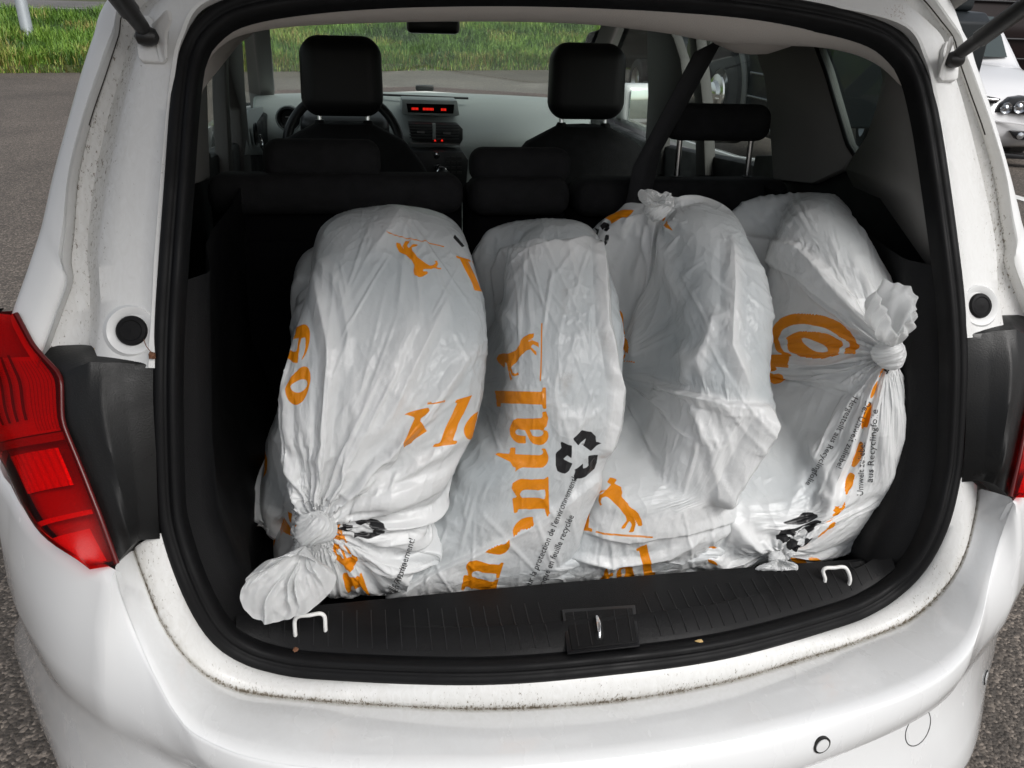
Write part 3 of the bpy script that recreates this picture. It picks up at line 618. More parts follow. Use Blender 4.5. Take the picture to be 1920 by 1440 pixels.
# latch cover panel with the striker
def sill_quad(x0, x1, f0, f1, dz, name, m, n=14, parent=None, th=.003):
    G = np.array([[on_sill(x, f)+np.array([0, -.3, .95])*dz for f in np.linspace(f0, f1, n)] for x in np.linspace(x0, x1, n)])
    o = sheet(name, G, m, None, autos=30); o.parent = parent; md_ = o.modifiers.new('solid', 'SOLIDIFY'); md_.thickness = th; md_.offset = -1; return o
def cov3(px, py, dz=0.0):                          # the cover lies on a shallow slope towards the opening
    t = (1222-py)/84.0; return onZ(px, py, .6725+.006*t)+np.array([0, -.15, .98])*dz
def cquad(name, P, dz, m, bev=.0012, th=.004):
    o = prism(name, [cov3(*p, dz) for p in P], (0, .15*th, -.98*th), m, None, bev, 2); o.parent = sillt; return o
cquad('latch_surround', [(1064, 1226), (1200, 1211), (1191, 1134), (1053, 1143)], .0005, mat('latch_surround_black', (0.004, 0.004, 0.005), 0.3))
cquad('latch_cover', [(1072, 1220), (1195, 1206), (1186, 1140), (1059, 1149)], .0022, SILLPL, .002)
for k in range(5):
    x0, x1 = 1085+k*25, 1074+k*25.5
    if k == 2: continue
    r_ = tube('cover_rib', [cov3(x0, 1214-k*2.6, .0025), cov3(x1, 1150-k*1.4, .0025)], .0006, RIBM, None, 5); r_.parent = sillt
cquad('latch_slot', [(1119, 1202), (1128, 1202), (1132, 1194), (1127, 1156), (1113, 1157), (1116, 1194)], .0028, mat('slot_black', (0.002, 0.002, 0.002), 0.8), .0006, .001)
o = tube('latch_striker', crv([cov3(*p, h) for p, h in (((1117, 1158), .002), ((1118, 1162), .006), ((1121, 1178), .009), ((1123, 1192), .006), ((1124, 1198), .002))], 14), [.0016+.0016*math.sin(math.pi*k/13) for k in range(14)], CHROME, None, 10); o.parent = sillt
# lashing eyes: white wire loops
for (a, b_, c_, d_) in (((553, 1181), (553, 1157), (608, 1150), (610, 1176)), ((1547, 1086), (1542, 1066), (1587, 1063), (1594, 1086))):
    zb = .668; base0 = onZ(*a, zb); base1 = onZ(*d_, zb)
    up = np.array([0, .004, 1.0]); hgt = .019
    t0 = onY(*b_, base0[1]+.004); t1 = onY(*c_, base1[1]+.004)
    P = crv([base0-up*.012, base0, base0*.25+t0*.75, t0*.85+t1*.15+up*.0005, t0*.5+t1*.5, t1*.85+t0*.15+up*.0005, base1*.25+t1*.75, base1, base1-up*.012], 40)
    carp(tube('lashing_eye', P, .0027, WIRE, None, 10))
carp(mk('boot_floor', [(-.62, .13, .598), (.62, .13, .598), (.62, .95, .598), (-.62, .95, .598)], [(0, 1, 2, 3)], CARPET, None, False))
# side walls of the boot, one each side
def boot_side():
    zs = np.array([.585, .64, .70, .76, .82, .90, 1.0, 1.06, 1.10])
    Irt = np.array([p for p in I_loop if p[0] < 0]); order = np.argsort(Irt[:, 2]); Irt = Irt[order]
    G = []
    for z in zs:
        zq = max(z, .70); x0 = np.interp(zq, Irt[:, 2], Irt[:, 0]); y0 = np.interp(zq, Irt[:, 2], Irt[:, 1])
        lipw = np.interp(z, [.58, .75, 1.0, 1.10], [.03, .028, .026, .02])
        row = [(x0-.012, y0-.006, z), (x0+.002, y0+.010, z), (x0+lipw*.5, y0+.020, z), (x0+lipw, y0+.034, z), (x0+lipw+.002, y0+.045, z), (x0+lipw-.004, y0+.08, z), (x0+lipw-.02, y0+.16, z), (x0+lipw-.022, .45, z), (x0+lipw-.015, .60, z), (x0+lipw-.015, .80, z)]
        G.append(row)
    return np.array(G)
bs_ = carp(sheet('boot_side_trim', boot_side(), BLACKPL, None, flip=True, autos=50)); carp(mirror(bs_))
# pillar and window surround inside, right side measured, left mirrored
XW = .548
def wx(p, X=XW): return onX(*p, X)
cp = [wx(p) for p in [(1405, 70), (1528, 78), (1548, 130), (1568, 200), (1588, 270), (1600, 292), (1575, 320), (1520, 345), (1448, 338), (1442, 250), (1432, 150)]]
cpil = carp(prism('c_pillar_trim', cp, (.02, 0, 0), PILLAR, None, .006, 2))
dp = [wx(p, .535) for p in [(1648, 112), (1655, 150), (1642, 205), (1625, 255), (1600, 292), (1585, 318), (1600, 350), (1650, 372)]]
_ir = np.array([p for p in I_loop if p[0] > 0 and p[2] > .9]); _ir = _ir[np.argsort(_ir[:, 2])]
dp += [np.array([np.interp(z, _ir[:, 2], _ir[:, 0])+.006, np.interp(z, _ir[:, 2], _ir[:, 1])+.004, z]) for z in (1.075, 1.13, 1.19, 1.25, 1.30, 1.335)]+[np.array([.480, .40, 1.350])]
bm = bmesh.new(); vv = [bm.verts.new(tuple(p)) for p in dp]; bm.faces.new(vv)
dpil = carp(from_bm('d_pillar_trim', bm, PILLAR)); md = dpil.modifiers.new('solid', 'SOLIDIFY'); md.thickness = .006
qw = [wx(p, .556) for p in [(1515, 70), (1670, 100), (1665, 215), (1600, 310), (1575, 290), (1545, 170)]]
qgl = carp(mk('quarter_window', qw, [tuple(range(len(qw)))], TINT, None, False))
fr = carp(tube('window_gasket', pline([wx(p, .546) for p in [(1526, 78), (1548, 135), (1568, 203), (1588, 270), (1601, 290)]], 20), .0035, BLACKPL, None, 8))
# roof rail, waist panels, door windows
rail = carp(prism('roof_rail_trim', [(.55, .55, 1.352), (.55, 2.1, 1.36), (.55, 2.1, 1.46), (.55, .35, 1.46)], (.03, 0, 0), PILLAR, None, .004))
waist = carp(prism('door_waist_panel', [(.592, .50, 1.105), (.592, .9, 1.10), (.59, 1.75, 1.02), (.59, 2.75, 1.00), (.59, 2.75, .35), (.59, .50, .35)], (.05, 0, 0), BLACKPL, None, .01))
dwin = carp(mk('door_window', [(.60, .80, 1.08), (.64, 2.7, 1.0), (.58, 2.0, 1.40), (.56, .85, 1.40)], [(0, 1, 2, 3)], GLASS, None, False))
bp = carp(prism('b_pillar_trim', [wx(p, .58) for p in [(1212, 50), (1252, 55), (1262, 70), (1275, 110), (1279, 145), (1262, 180), (1240, 215), (1238, 330), (1205, 330), (1214, 180)]], (.03, 0, 0), SHADEPILLAR, None, .006))
rd = carp(prism('rear_door_frame_trim', [wx(p, .57) for p in [(1290, 60), (1303, 60), (1318, 200), (1322, 330), (1304, 330), (1302, 200)]], (.03, 0, 0), SHADEPILLAR, None, .004))
lowq = carp(prism('quarter_lower_trim', [(.562, .26, 1.06), (.562, .40, 1.12), (.562, .58, 1.165), (.562, .70, 1.165), (.562, .95, 1.12), (.562, .95, .70), (.562, .26, .70)], (.02, 0, 0), BLACKPL, None, .004))
for o_ in (lowq, cpil, dpil, qgl, fr, rail, waist, dwin, bp, rd): carp(mirror(o_))
ap = [(.52, 2.02, 1.42), (.555, 2.02, 1.42), (.63, 2.72, 1.04), (.63, 2.70, .98), (.585, 2.64, 1.0), (.575, 2.58, 1.06)]
for sx in (-1, 1): carp(prism('a_pillar_trim', [(sx*x, y, z) for x, y, z in ap], (sx*.05, -.02, 0), PILLAR, None, .008))
# outer skin keeping daylight out of the cabin
def shell():
    G = []
    for y, w, h in ((.50, .60, 1.50), (1.0, .62, 1.53), (1.6, .62, 1.53), (2.0, .60, 1.49), (2.15, .58, 1.455)):
        G.append([(-w, y, h-.09), (-w+.06, y, h-.03), (-w*.5, y, h-.005), (0, y, h), (w*.5, y, h-.005), (w-.06, y, h-.03), (w, y, h-.09)])
    return np.array(G)
carp(sheet('roof', shell(), PAINT, None, thick=.01))
for sx in (-1, 1):
    G = np.array([[(sx*.70, .45, .95), (sx*.69, .45, 1.06)], [(sx*.75, .9, .80), (sx*.72, .9, 1.10)], [(sx*.775, 1.0, .62), (sx*.73, 1.4, 1.04)], [(sx*.78, 1.8, .55), (sx*.74, 2.0, 1.01)], [(sx*.78, 2.7, .6), (sx*.74, 2.8, .99)]])
    carp(sheet('body_side', np.concatenate([np.array([[(p[0][0], p[0][1], .22)] for p in G]).reshape(5, 1, 3), G], 1), PAINT, None, thick=.02))
bon = np.array([[(-.72, 2.72, .98), (-.4, 2.76, 1.03), (0, 2.78, 1.045), (.4, 2.76, 1.03), (.72, 2.72, .98)], [(-.70, 3.2, .90), (-.4, 3.25, .95), (0, 3.27, .96), (.4, 3.25, .95), (.70, 3.2, .90)], [(-.62, 3.5, .68), (-.4, 3.55, .70), (0, 3.57, .71), (.4, 3.55, .70), (.62, 3.5, .68)], [(-.60, 3.52, .25), (-.4, 3.58, .25), (0, 3.6, .25), (.4, 3.58, .25), (.60, 3.52, .25)]])
carp(sheet('bonnet', bon, PAINT, None, thick=.01))
carp(mk('floor_pan', [(-.70, .45, .26), (.70, .45, .26), (.74, 3.5, .26), (-.74, 3.5, .26)], [(0, 1, 2, 3)], CARPET, None, False))
carp(mk('inner_bulkhead', [(-.74, 2.74, .26), (.74, 2.74, .26), (.74, 2.74, 1.0), (-.74, 2.74, 1.0)], [(0, 1, 2, 3)], CARPET, None, False))
TYRE = mat('tyre_rubber', (0.018, 0.018, 0.019), 0.8, bump=0.5, bscale=90)
def wheel(parent, c, R, w, ax, rim=0.62, rm=STEEL):
    t_ = lathe('wheel', [(R*rim, -w/2), (R*.93, -w/2), (R, -w*.36), (R, w*.36), (R*.93, w/2), (R*rim, w/2)], c, ax, TYRE, None, 40)
    r_ = lathe('rim', [(R*rim, w*.47), (R*rim*.93, w*.40), (R*rim*.85, w*.22), (R*.25, w*.28), (R*.2, w*.36), (0, w*.37)], c, ax, rm, None, 40); r_.parent = t_
    return t_
for sx in (-1, 1):
    for y in (.80, 2.95): carp(wheel(car, (sx*.62, y, .295), .295, .19, (sx, 0, 0)))
# windscreen, rear-view mirror
ws = [(-.60, 2.76, 1.045), (0, 2.86, 1.06), (.60, 2.76, 1.045), (.52, 2.02, 1.43), (0, 2.08, 1.45), (-.52, 2.02, 1.43)]
carp(mk('windscreen', ws, [(0, 1, 4, 5), (1, 2, 3, 4)], SCREEN, None, False))
mc = onY(812, 47, 2.24)
mir = carp(box('rear_view_mirror', tuple(mc), (.176, .03, .050), mat('mirror_black', (0.006, 0.006, 0.006), 0.3), None, (0, 0, 0), .014, 3, shape=lambda v: (v.x, v.y, v.z-.006*(1-(v.x/.09)**2)*(v.z < 0))))
o = tube('mirror_stem', [mc+np.array([0, .02, .01]), mc+np.array([0, .05, .05]), mc+np.array([0, .02, .11])], .008, MATS['mirror_black'], None); o.parent = mir
# ---- headliner: lip behind the seal and the ceiling
hp = [(372, 205), (374, 150), (386, 104), (412, 74), (450, 57), (520, 46), (640, 40), (780, 37), (960, 37), (1090, 42), (1180, 52), (1250, 62), (1300, 72), (1360, 80), (1440, 82), (1530, 84), (1600, 97), (1648, 116), (1690, 133)]
lip = crv([onY(*p, .475-.03*(abs(p[0]-1000)/700.)**2) for p in hp], 90)
ti = np.array([p for p in I_loop if p[2] > 1.29]); ti = ti[np.argsort(np.arctan2(ti[:, 0], ti[:, 2]-.9))]; ti = pline(ti, 90)
ceil_ = lip.copy(); ceil_[:, 1] = 1.0; ceil_[:, 2] = np.maximum(lip[:, 2], 1.30)+.02; ceil2 = ceil_.copy(); ceil2[:, 1] = 2.05; ceil2[:, 0] *= 1.0; ceil2[:, 2] += .03
Gl = np.stack([ti+PN[None]*.004, ti*.8+lip*.2+np.array([0, -.004, -.006]), ti*.5+lip*.5+np.array([0, -.006, -.010]), ti*.18+lip*.82+np.array([0, -.006, -.006]), lip, lip+np.array([0, .010, .006]), lip+np.array([0, .06, .02]), ceil_, ceil2], 1)
carp(sheet('headliner', Gl, HEADL, None, flip=False))
bp_ = onY(1412, 74, .56)
bul = carp(lathe('belt_reel_cover', [(0, -.052), (.02, -.050), (.045, -.038), (.06, -.020), (.066, .0), (.066, .03)], (bp_[0], .56, bp_[2]+.030), (0, 0, 1), HEADL, None, 36)); bul.scale = (1, 1, 1)
for v in bul.data.vertices: v.co.x = bp_[0]+(v.co.x-bp_[0])*1.35
BELT = mat('belt_webbing', (0.018, 0.018, 0.020), 0.8, bump=0.5, bscale=500)
b0 = onY(1330, 84, .62); b1 = onY(1212, 300, .70); wv = np.array([.024, 0, .012])
carp(sheet('seat_belt', np.array([[b0-wv, b0+wv], [b0*.5+b1*.5-wv, b0*.5+b1*.5+wv], [b1-wv, b1+wv], [b1-wv-np.array([.02, 0, .2]), b1+wv-np.array([.02, 0, .2])]]), BELT, None, thick=.0015))
# ---- rear seats: three backs with head restraints
def pad(name, c, s, bev, m, rotx=0.0, parent=None, seg=4):
    o = box(name, c, s, m, None, (rotx, 0, 0), bev, seg); o.parent = parent; return o
for (x0, x1, zt) in ((-.545, -.094, 1.100), (-.088, .106, 1.095), (.112, .545, 1.092)):
    y0 = .74; b_ = carp(pad('rear_seat_back', ((x0+x1)/2, y0+.045, zt-.26), (x1-x0, .085, .52), .022, CARPET, -.10))
    pan = box('back_panel', ((x0+x1)/2, y0-.0035, zt-.30), (x1-x0-.06, .014, .40), CARPET, None, (-.10, 0, 0), .006, 2); pan.parent = b_
    cap_ = box('seat_top_roll', ((x0+x1)/2, y0+.035, zt-.02), (x1-x0-.004, .10, .07), SEATF, None, (-.10, 0, 0), .028, 4); cap_.parent = b_
    if x0 < -.3: hx, hz0, hz1, hw = -.346, 1.100, 1.168, .206
    elif x0 < 0: hx, hz0, hz1, hw = None, 0, 0, 0
    else: hx, hz0, hz1, hw = .399, 1.176, 1.240, .205
    if hx is None:
        a = onY(978, 313, .78); hx, hz0, hz1, hw = a[0], a[2]-.032, a[2]+.03, .19
    h_ = box('headrest', (hx, .80, (hz0+hz1)/2), (hw, .075, hz1-hz0+.004), SEATF, None, (-.1, 0, 0), .026, 5); h_.parent = b_
    for dx in (-.073, .073):
        o = tube('headrest_rod', [(hx+dx, .795, hz0+.02), (hx+dx, .785, zt-.02)], .0055, CHROME, None, 10); o.parent = b_
        o = lathe('rod_guide', [(0, 0.004), (.010, .004), (.013, -.004), (.013, -.012)], (hx+dx, .787, zt+.012), (0, 0, 1), BLACKPL, None, 14); o.parent = b_
# ---- front seats
def front_seat(hx):
    zt = 1.105
    prof = []
    nz = 14
    G = []
    for k, z in enumerate(np.linspace(.55, zt, nz)):
        w = np.interp(z, [.55, .85, .98, 1.05, 1.085, 1.105], [.24, .235, .215, .17, .125, .07]); ring = []
        for a in np.linspace(0, 2*np.pi, 28, endpoint=False):
            ca, sa = math.cos(a), math.sin(a); d_ = np.interp(z, [.55, 1.0, 1.105], [.075, .06, .03])
            ring.append((hx+w*math.copysign(abs(ca)**.6, ca), 1.47-.12*(zt-z)+.0+d_*math.copysign(abs(sa)**.7, sa), z))
        G.append(ring)
    G = np.array(G)
    V = list(G.reshape(-1, 3))+[(hx, 1.47, zt+.006)]; F_ = grid_faces(nz, 28, False, True)+[((nz-1)*28+k, (nz-1)*28+(k+1) % 28, len(V)-1) for k in range(28)]
    s = carp(mk("front_seat", V, F_, SEATF, None))
    hc_ = 1.216
    def shp(v):
        f = 1-.10*(v.z > 0)*(v.z/.09)**2-.06*(v.z < 0)*(v.z/.09)**2; return (v.x*f, v.y-.012*(v.x/.1)**2, v.z)
    h_ = box('headrest', (hx, 1.475, hc_), (.205, .10, .188), mat('headrest_leatherette', (0.009, 0.009, 0.010), 0.5, bump=0.2, bscale=600), None, (-.08, 0, 0), .042, 6, shape=shp); h_.parent = s
    for dx in (-.060, .060):
        o = tube('headrest_rod', [(hx+dx, 1.475, hc_-.07), (hx+dx, 1.465, zt-.02)], .0055, CHROME, None, 10); o.parent = s
        o = lathe('rod_guide', [(0, 0.004), (.011, .004), (.015, -.004), (.015, -.012)], (hx+dx, 1.467, zt+.004), (0, 0, 1), BLACKPL, None, 14); o.parent = s
front_seat(-.314); front_seat(.314)
# ---- dashboard
xsd = np.linspace(-.64, .64, 41); Gd = []
for x in xsd:
    c = 1-(x/.64)**2; f = math.exp(-(x/.16)**2); y = .06*c
    Gd.append([(x, 2.70+y, 1.035+.012*c), (x, 2.52+y, 1.048+.014*c), (x, 2.45+y*.7, 1.043+.014*c), (x, 2.43+y*.6, 1.028+.013*c), (x, 2.37-.03*f+y*.5, .985), (x, 2.33-.05*f+y*.4, .93), (x, 2.35-.06*f+y*.3, .87), (x, 2.44-.08*f, .78), (x, 2.5-.1*f, .55)])
Gd = np.array(Gd); Gd2 = np.array([crv(g, 40) for g in Gd])
dash = carp(sheet('dashboard', Gd2, DASH, None, flip=False))
def dpt(x, y, Y): return onY(x, y, Y)
def dpanel(name, px, Y, th, m, bev=.003, parent=dash):
    P = [dpt(*p, Y) for p in px]; o = prism(name, P, (0, th, 0), m, None, bev); o.parent = parent; return o
dpanel('display_hood', [(754, 186), (857, 189), (862, 216), (855, 218), (760, 215), (753, 211)], 2.335, .10, DASH)
dpanel('display', [(762, 194), (852, 196), (850, 213), (765, 211)], 2.331, .004, mat('display_black', (0.004, 0.003, 0.003), 0.15), 0)
RED = bpy.data.materials.new('display_digits'); RED.use_nodes = True; _b = RED.node_tree.nodes['Principled BSDF']; _b.inputs['Base Color'].default_value = (.05, 0, 0, 1); _b.inputs['Emission Color'].default_value = (1, .02, .01, 1); _b.inputs['Emission Strength'].default_value = 0.75; MATS['display_digits'] = RED
def dtext(txt, px, py, hpx, Y, m, parent):
    cu = bpy.data.curves.new('t', 'FONT'); cu.body = txt; cu.size = hpx/FPX*(Y+.9)*1.35; ob = bpy.data.objects.new('t', cu); COL.objects.link(ob)
    bpy.context.view_layer.update(); me = bpy.data.meshes.new_from_object(ob); bpy.data.objects.remove(ob); me.materials.append(m)
    o = bpy.data.objects.new('readout', me); link(o); p = dpt(px, py, Y); o.location = p; o.rotation_euler = (math.radians(90), 0, 0); o.parent = parent
for gx0, gx1 in ((772, 783), (793, 812), (827, 835)):            # glowing figures, too small to read
    xk = gx0
    while xk < gx1: dpanel('readout_figure', [(xk, 201.5+(xk-772)*.03), (xk+1.7, 201.5+(xk-772)*.03), (xk+1.7, 206+(xk-772)*.03), (xk, 206+(xk-772)*.03)], 2.328, .001, RED, 0); xk += 2.6
o = tube('display_slot', [dpt(700, 179, 2.47)+np.array([0, 0, .004]), dpt(780, 182, 2.455)+np.array([0, -.008, .004]), dpt(878, 186, 2.44)+np.array([0, 0, .003])], .004, DARKDASH, None, 8); o.parent = dash
dpanel('vent_surround', [(766, 231), (860, 234), (868, 242), (868, 262), (862, 272), (800, 270), (772, 262)], 2.262, .06, DARKDASH)
for (x0, x1, y0, y1) in ((768, 811, 234, 258), (817, 861, 236, 260)):
    for k in range(5):
        yy = y0+1+(y1-y0-2)*k/4
        o = dpanel('vent_slat', [(x0, yy), (x1, yy+1), (x1, yy+3), (x0, yy+2)], 2.255, .012, mat('vent_grey', (0.06, 0.065, 0.066), 0.4), 0)
    o = dpanel('vent_tab', [(x0+14, (y0+y1)/2), (x0+28, (y0+y1)/2+.5), (x0+28, (y0+y1)/2+4), (x0+14, (y0+y1)/2+3)], 2.250, .008, STEEL, 0)
dpanel('vent_divider', [(811, 232), (817, 232), (817, 262), (811, 262)], 2.252, .02, DASH, .001)
dpanel('vent_trim', [(770, 267), (862, 270), (862, 272.5), (770, 269.5)], 2.253, .01, STEEL, 0)
for px in (816, 829): dpanel('warning_light', [(px-2, 265), (px+2, 265), (px, 261)], 2.252, .004, RED, 0)
dpanel('centre_console', [(772, 284), (868, 285), (878, 300), (874, 360), (760, 360)], 2.20, .10, DARKDASH)
for (px, py, r_) in ((819, 292, .0105), (821, 314, .0135)):
    c = dpt(px, py, 2.195); o = lathe('control_knob', [(r_, .01), (r_, 0), (r_*.86, -.005), (r_*.62, -.006)], c, (0, 1, .15), CHROME, None, 24); o.parent = dash
    o = lathe('knob_face', [(r_*.66, -.003), (r_*.6, -.009), (0, -.010)], c, (0, 1, .15), DARKDASH, None, 20); o.parent = dash
for i in range(4):
    for j in range(3):
        dpanel('console_button', [(836+j*11, 294+i*9), (844+j*11, 294.5+i*9), (844+j*11, 299+i*9), (836+j*11, 298.5+i*9)], 2.197, .003, mat('button_grey', (0.05, 0.05, 0.05), 0.3), 0)
gc = dpt(829, 329, 2.02); o = lathe('gear_knob', [(0, -.03), (.014, -.026), (.0185, -.008), (.0185, .012), (.013, .026), (0, .030)], gc, (0, .2, 1), DARKDASH, None, 20); o.parent = dash
o = tube('gear_knob_trim', [gc+np.array([.0195*math.cos(a), -.004, .026*math.sin(a)]) for a in np.linspace(-.4, np.pi+.4, 16)], .0024, CHROME, None, 6); o.parent = dash
o = tube('gear_lever', [gc, gc+np.array([0, .05, -.2])], .006, DARKDASH, None, 8); o.parent = dash
vc = dpt(541, 222, 2.30)
o = lathe('round_vent', [(.040, .03), (.040, -.004), (.034, -.008), (.030, -.004), (.028, .015), (0, .02)], vc, (0.1, 1, 0), DARKDASH, None, 28); o.parent = dash
o = box('vent_tab', tuple(vc+np.array([0, -.002, .004])), (.022, .004, .004), STEEL, None, (0, 0, 0), .001, 1); o.parent = dash
o = tube('vent_ring', [vc+np.array([.041*math.cos(a), -.006, .041*math.sin(a)]) for a in np.linspace(0, 2*np.pi, 28, endpoint=False)], .003, DASH, None, 6, closed=True); o.parent = dash
o = box('instrument_hood', (-.32, 2.28, .985), (.30, .16, .09), DARKDASH, None, (.2, 0, 0), .035, 4); o.parent = dash
o = box('dash_speaker_knob', tuple(dpt(796, 165, 2.66)), (.07, .03, .02), DARKDASH, None, (0, 0, 0), .006, 2); o.parent = dash
sw = np.array([-.322, 1.97, .955]); ax = np.array([0, -.92, .39]); e1 = np.array([1.0, 0, 0]); e2 = np.cross(ax, e1)
swo = carp(tube('steering_wheel', [sw+.178*(e1*math.cos(a)+e2*math.sin(a)) for a in np.linspace(0, 2*np.pi, 48, endpoint=False)], .015, mat('wheel_leather', (0.014, 0.014, 0.015), 0.35), None, 12, closed=True))
o = box('steering_hub', tuple(sw+np.array([0, .02, 0])), (.16, .05, .12), DARKDASH, None, (-.4, 0, 0), .02, 3); o.parent = swo
for a in (0.1, np.pi-.1, -np.pi/2): o = tube('spoke', [sw, sw+.175*(e1*math.cos(a)+e2*math.sin(a))], .014, DARKDASH, None, 8); o.parent = swo
# inside of the front left door with its handle
G = np.array([[onX(*p, X) for p, X in (((462, 235), -.585), ((472, 205), -.60), ((514, 196), -.615))], [onX(*p, X) for p, X in (((462, 290), -.575), ((472, 290), -.58), ((514, 290), -.60))]])
dl = carp(sheet('door_panel', G, DASH, None)); md = dl.modifiers.new('solid', 'SOLIDIFY'); md.thickness = .02
hc_ = onX(481, 252, -.572); o = lathe('door_handle_cup', [(.034, 0), (.03, .006), (.0, .008)], hc_, (-1, 0, 0), DARKDASH, None, 24); o.parent = dl
o = tube('door_handle', crv([hc_+np.array(v) for v in ((.006, .03, -.005), (.010, .028, -.03), (.012, .0, -.034), (.010, -.03, -.024))], 14), .004, CHROME, None, 8); o.parent = dl
# door mirror on the right, seen through the window
dmc = onY(1196, 195, 2.45)
dm = carp(box('door_mirror', tuple(dmc+np.array([.03, .04, 0])), (.20, .09, .145), PAINT, None, (0, 0, .2), .03, 4)); 
o = box('mirror_glass', tuple(dmc+np.array([.035, -.010, 0])), (.155, .006, .105), mat('mirror_silver', (0.7, 0.8, 0.74), 0.03, 1.0), None, (0, 0, .2), .002, 2); o.parent = dm

# ================================================================== the bags: film wrapped round upright wheels
def resamp(n, stops, dens):
    x = np.linspace(stops[0], stops[-1], 4000); d = np.interp(x, stops, dens); c = np.cumsum(d); c = (c-c[0])/(c[-1]-c[0])
    return np.interp(np.linspace(0, 1, n), c, x)
def lerp_poly(poly, v):
    p = np.array(poly, float); return np.interp(v, p[:, 1], p[:, 0])
def seg_dist(P, A, B):
    d = B-A; L2 = (d@d)+1e-12; t = np.clip(((P-A)@d)/L2, 0, 1); q = A+t[..., None]*d; return np.linalg.norm(P-q, axis=-1), t
def poly_dist(P, line):
    line = np.array(line, float); D = np.full(P.shape[:-1], 1e9); T = np.zeros_like(D); S = np.zeros_like(D)
    for k in range(len(line)-1):
        d, t = seg_dist(P, line[k], line[k+1]); e = line[k+1]-line[k]; side = e[0]*(P[..., 1]-line[k][1])-e[1]*(P[..., 0]-line[k][0])
        b = d < D; D = np.where(b, d, D); T = np.where(b, (k+t)/(len(line)-1), T); S = np.where(b, np.sign(side), S)
    return D, T, S
def in_poly(P, poly):
    x, y = P[..., 0], P[..., 1]; ins = np.zeros(x.shape, bool); n = len(poly)
    for i in range(n):
        (x0, y0), (x1, y1) = poly[i], poly[(i+1) % n]
        c = ((y0 > y) != (y1 > y)); xi = (x1-x0)*(y-y0)/((y1-y0) if y1 != y0 else 1e-9)+x0; ins ^= c & (x < xi)
    return ins
def sdf_poly(P, poly):
    """positive inside"""
    D = np.full(P.shape[:-1], 1e9); q = np.array(list(poly)+[poly[0]], float)
    for k in range(len(poly)): D = np.minimum(D, seg_dist(P, q[k], q[k+1])[0])
    return np.where(in_poly(P, poly), D, -D)
def grid_normals(X):
    du = np.roll(X, -1, 0)-np.roll(X, 1, 0); dv = np.empty_like(X); dv[:, 1:-1] = X[:, 2:]-X[:, :-2]; dv[:, 0] = X[:, 1]-X[:, 0]; dv[:, -1] = X[:, -1]-X[:, -2]
    n = np.cross(du, dv); return n/(np.linalg.norm(n, axis=-1, keepdims=True)+1e-12)
def up2(A, shape):
    """bilinear resize of a (closed in u) grid"""
    nu, nv = shape; a = A.shape[0]; b = A.shape[1]
    u = np.arange(nu)*a/nu; v = np.arange(nv)*(b-1)/(nv-1)
    i = np.floor(u).astype(int); j = np.minimum(np.floor(v).astype(int), b-2); fu = (u-i)[:, None, None]; fv = (v-j)[None, :, None]
    i1 = (i+1) % a
    return (A[i][:, j]*(1-fu)+A[i1][:, j]*fu)*(1-fv)+(A[i][:, j+1]*(1-fu)+A[i1][:, j+1]*fu)*fv
def relax(X, B, N, rest, iters, comp=0.25, smooth=0.02, maxh=0.05, minh=0.0, grav=0.0, pin=None):
    """film that cannot stretch and hardly shrinks, lying on the body B"""
    r_u, r_v, r_d, r_e = rest
    def solve(a, b, L):
        d = b-a; l = np.sqrt((d*d).sum(-1, keepdims=True))+1e-9; e = (l-L[..., None])/l; e = np.where(e > 0, e, e*comp); return d*(e*0.5)
    nu = X.shape[0]
    for it in range(iters):
        for par in (0, 1):
            i = np.arange(par, nu-(nu % 2), 2); k = (i+1) % nu
            c = solve(X[i], X[k], r_u[i]); X[i] += c; X[k] -= c
        for par in (0, 1):
            a = X[:, par:-1:2]; b = X[:, par+1::2]; n = min(a.shape[1], b.shape[1]); c = solve(a[:, :n], b[:, :n], r_v[:, par::2][:, :n])
            a[:, :n] += c; b[:, :n] -= c
        c = solve(X, np.roll(X, -1, 0)[:, list(range(1, X.shape[1]))+[X.shape[1]-1]], r_d) if False else None
        Xn = np.roll(X, -1, 0)
        c = solve(X[:, :-1], Xn[:, 1:], r_d)*0.45; X[:, :-1] += c; X2 = np.zeros_like(X); X2[:, 1:] = -c; X += np.roll(X2, 1, 0)
        Xn = np.roll(X, -1, 0)
        c = solve(X[:, 1:], Xn[:, :-1], r_e)*0.45; X[:, 1:] += c; X2 = np.zeros_like(X); X2[:, :-1] = -c; X += np.roll(X2, 1, 0)
        if smooth:
            lap = (np.roll(X, 1, 0)+np.roll(X, -1, 0)-2*X)*0.25; lap[:, 1:-1] += (X[:, 2:]+X[:, :-2]-2*X[:, 1:-1])*0.25; X += lap*smooth
        if grav: X[..., 2] -= grav
        h = ((X-B)*N).sum(-1); corr = np.where(h < minh, minh-h, np.where(h > maxh, maxh-h, 0)); X += N*corr[..., None]
        t = X-B; t -= N*((t*N).sum(-1, keepdims=True)); tl = np.linalg.norm(t, axis=-1, keepdims=True); X -= t*np.clip((tl-0.02)/(tl+1e-9), 0, 1)
        if pin is not None: X = X*(1-pin[..., None])+B*pin[..., None]
    return X
def rests(B, scale):
    nu = B.shape[0]; Bn = np.roll(B, -1, 0)
    L = lambda a, b: np.sqrt(((a-b)**2).sum(-1))
    s = scale
    return (L(B, Bn)*s, L(B[:, :-1], B[:, 1:])*s[:, :-1], L(B[:, :-1], Bn[:, 1:])*s[:, :-1], L(B[:, 1:], Bn[:, :-1])*s[:, 1:])

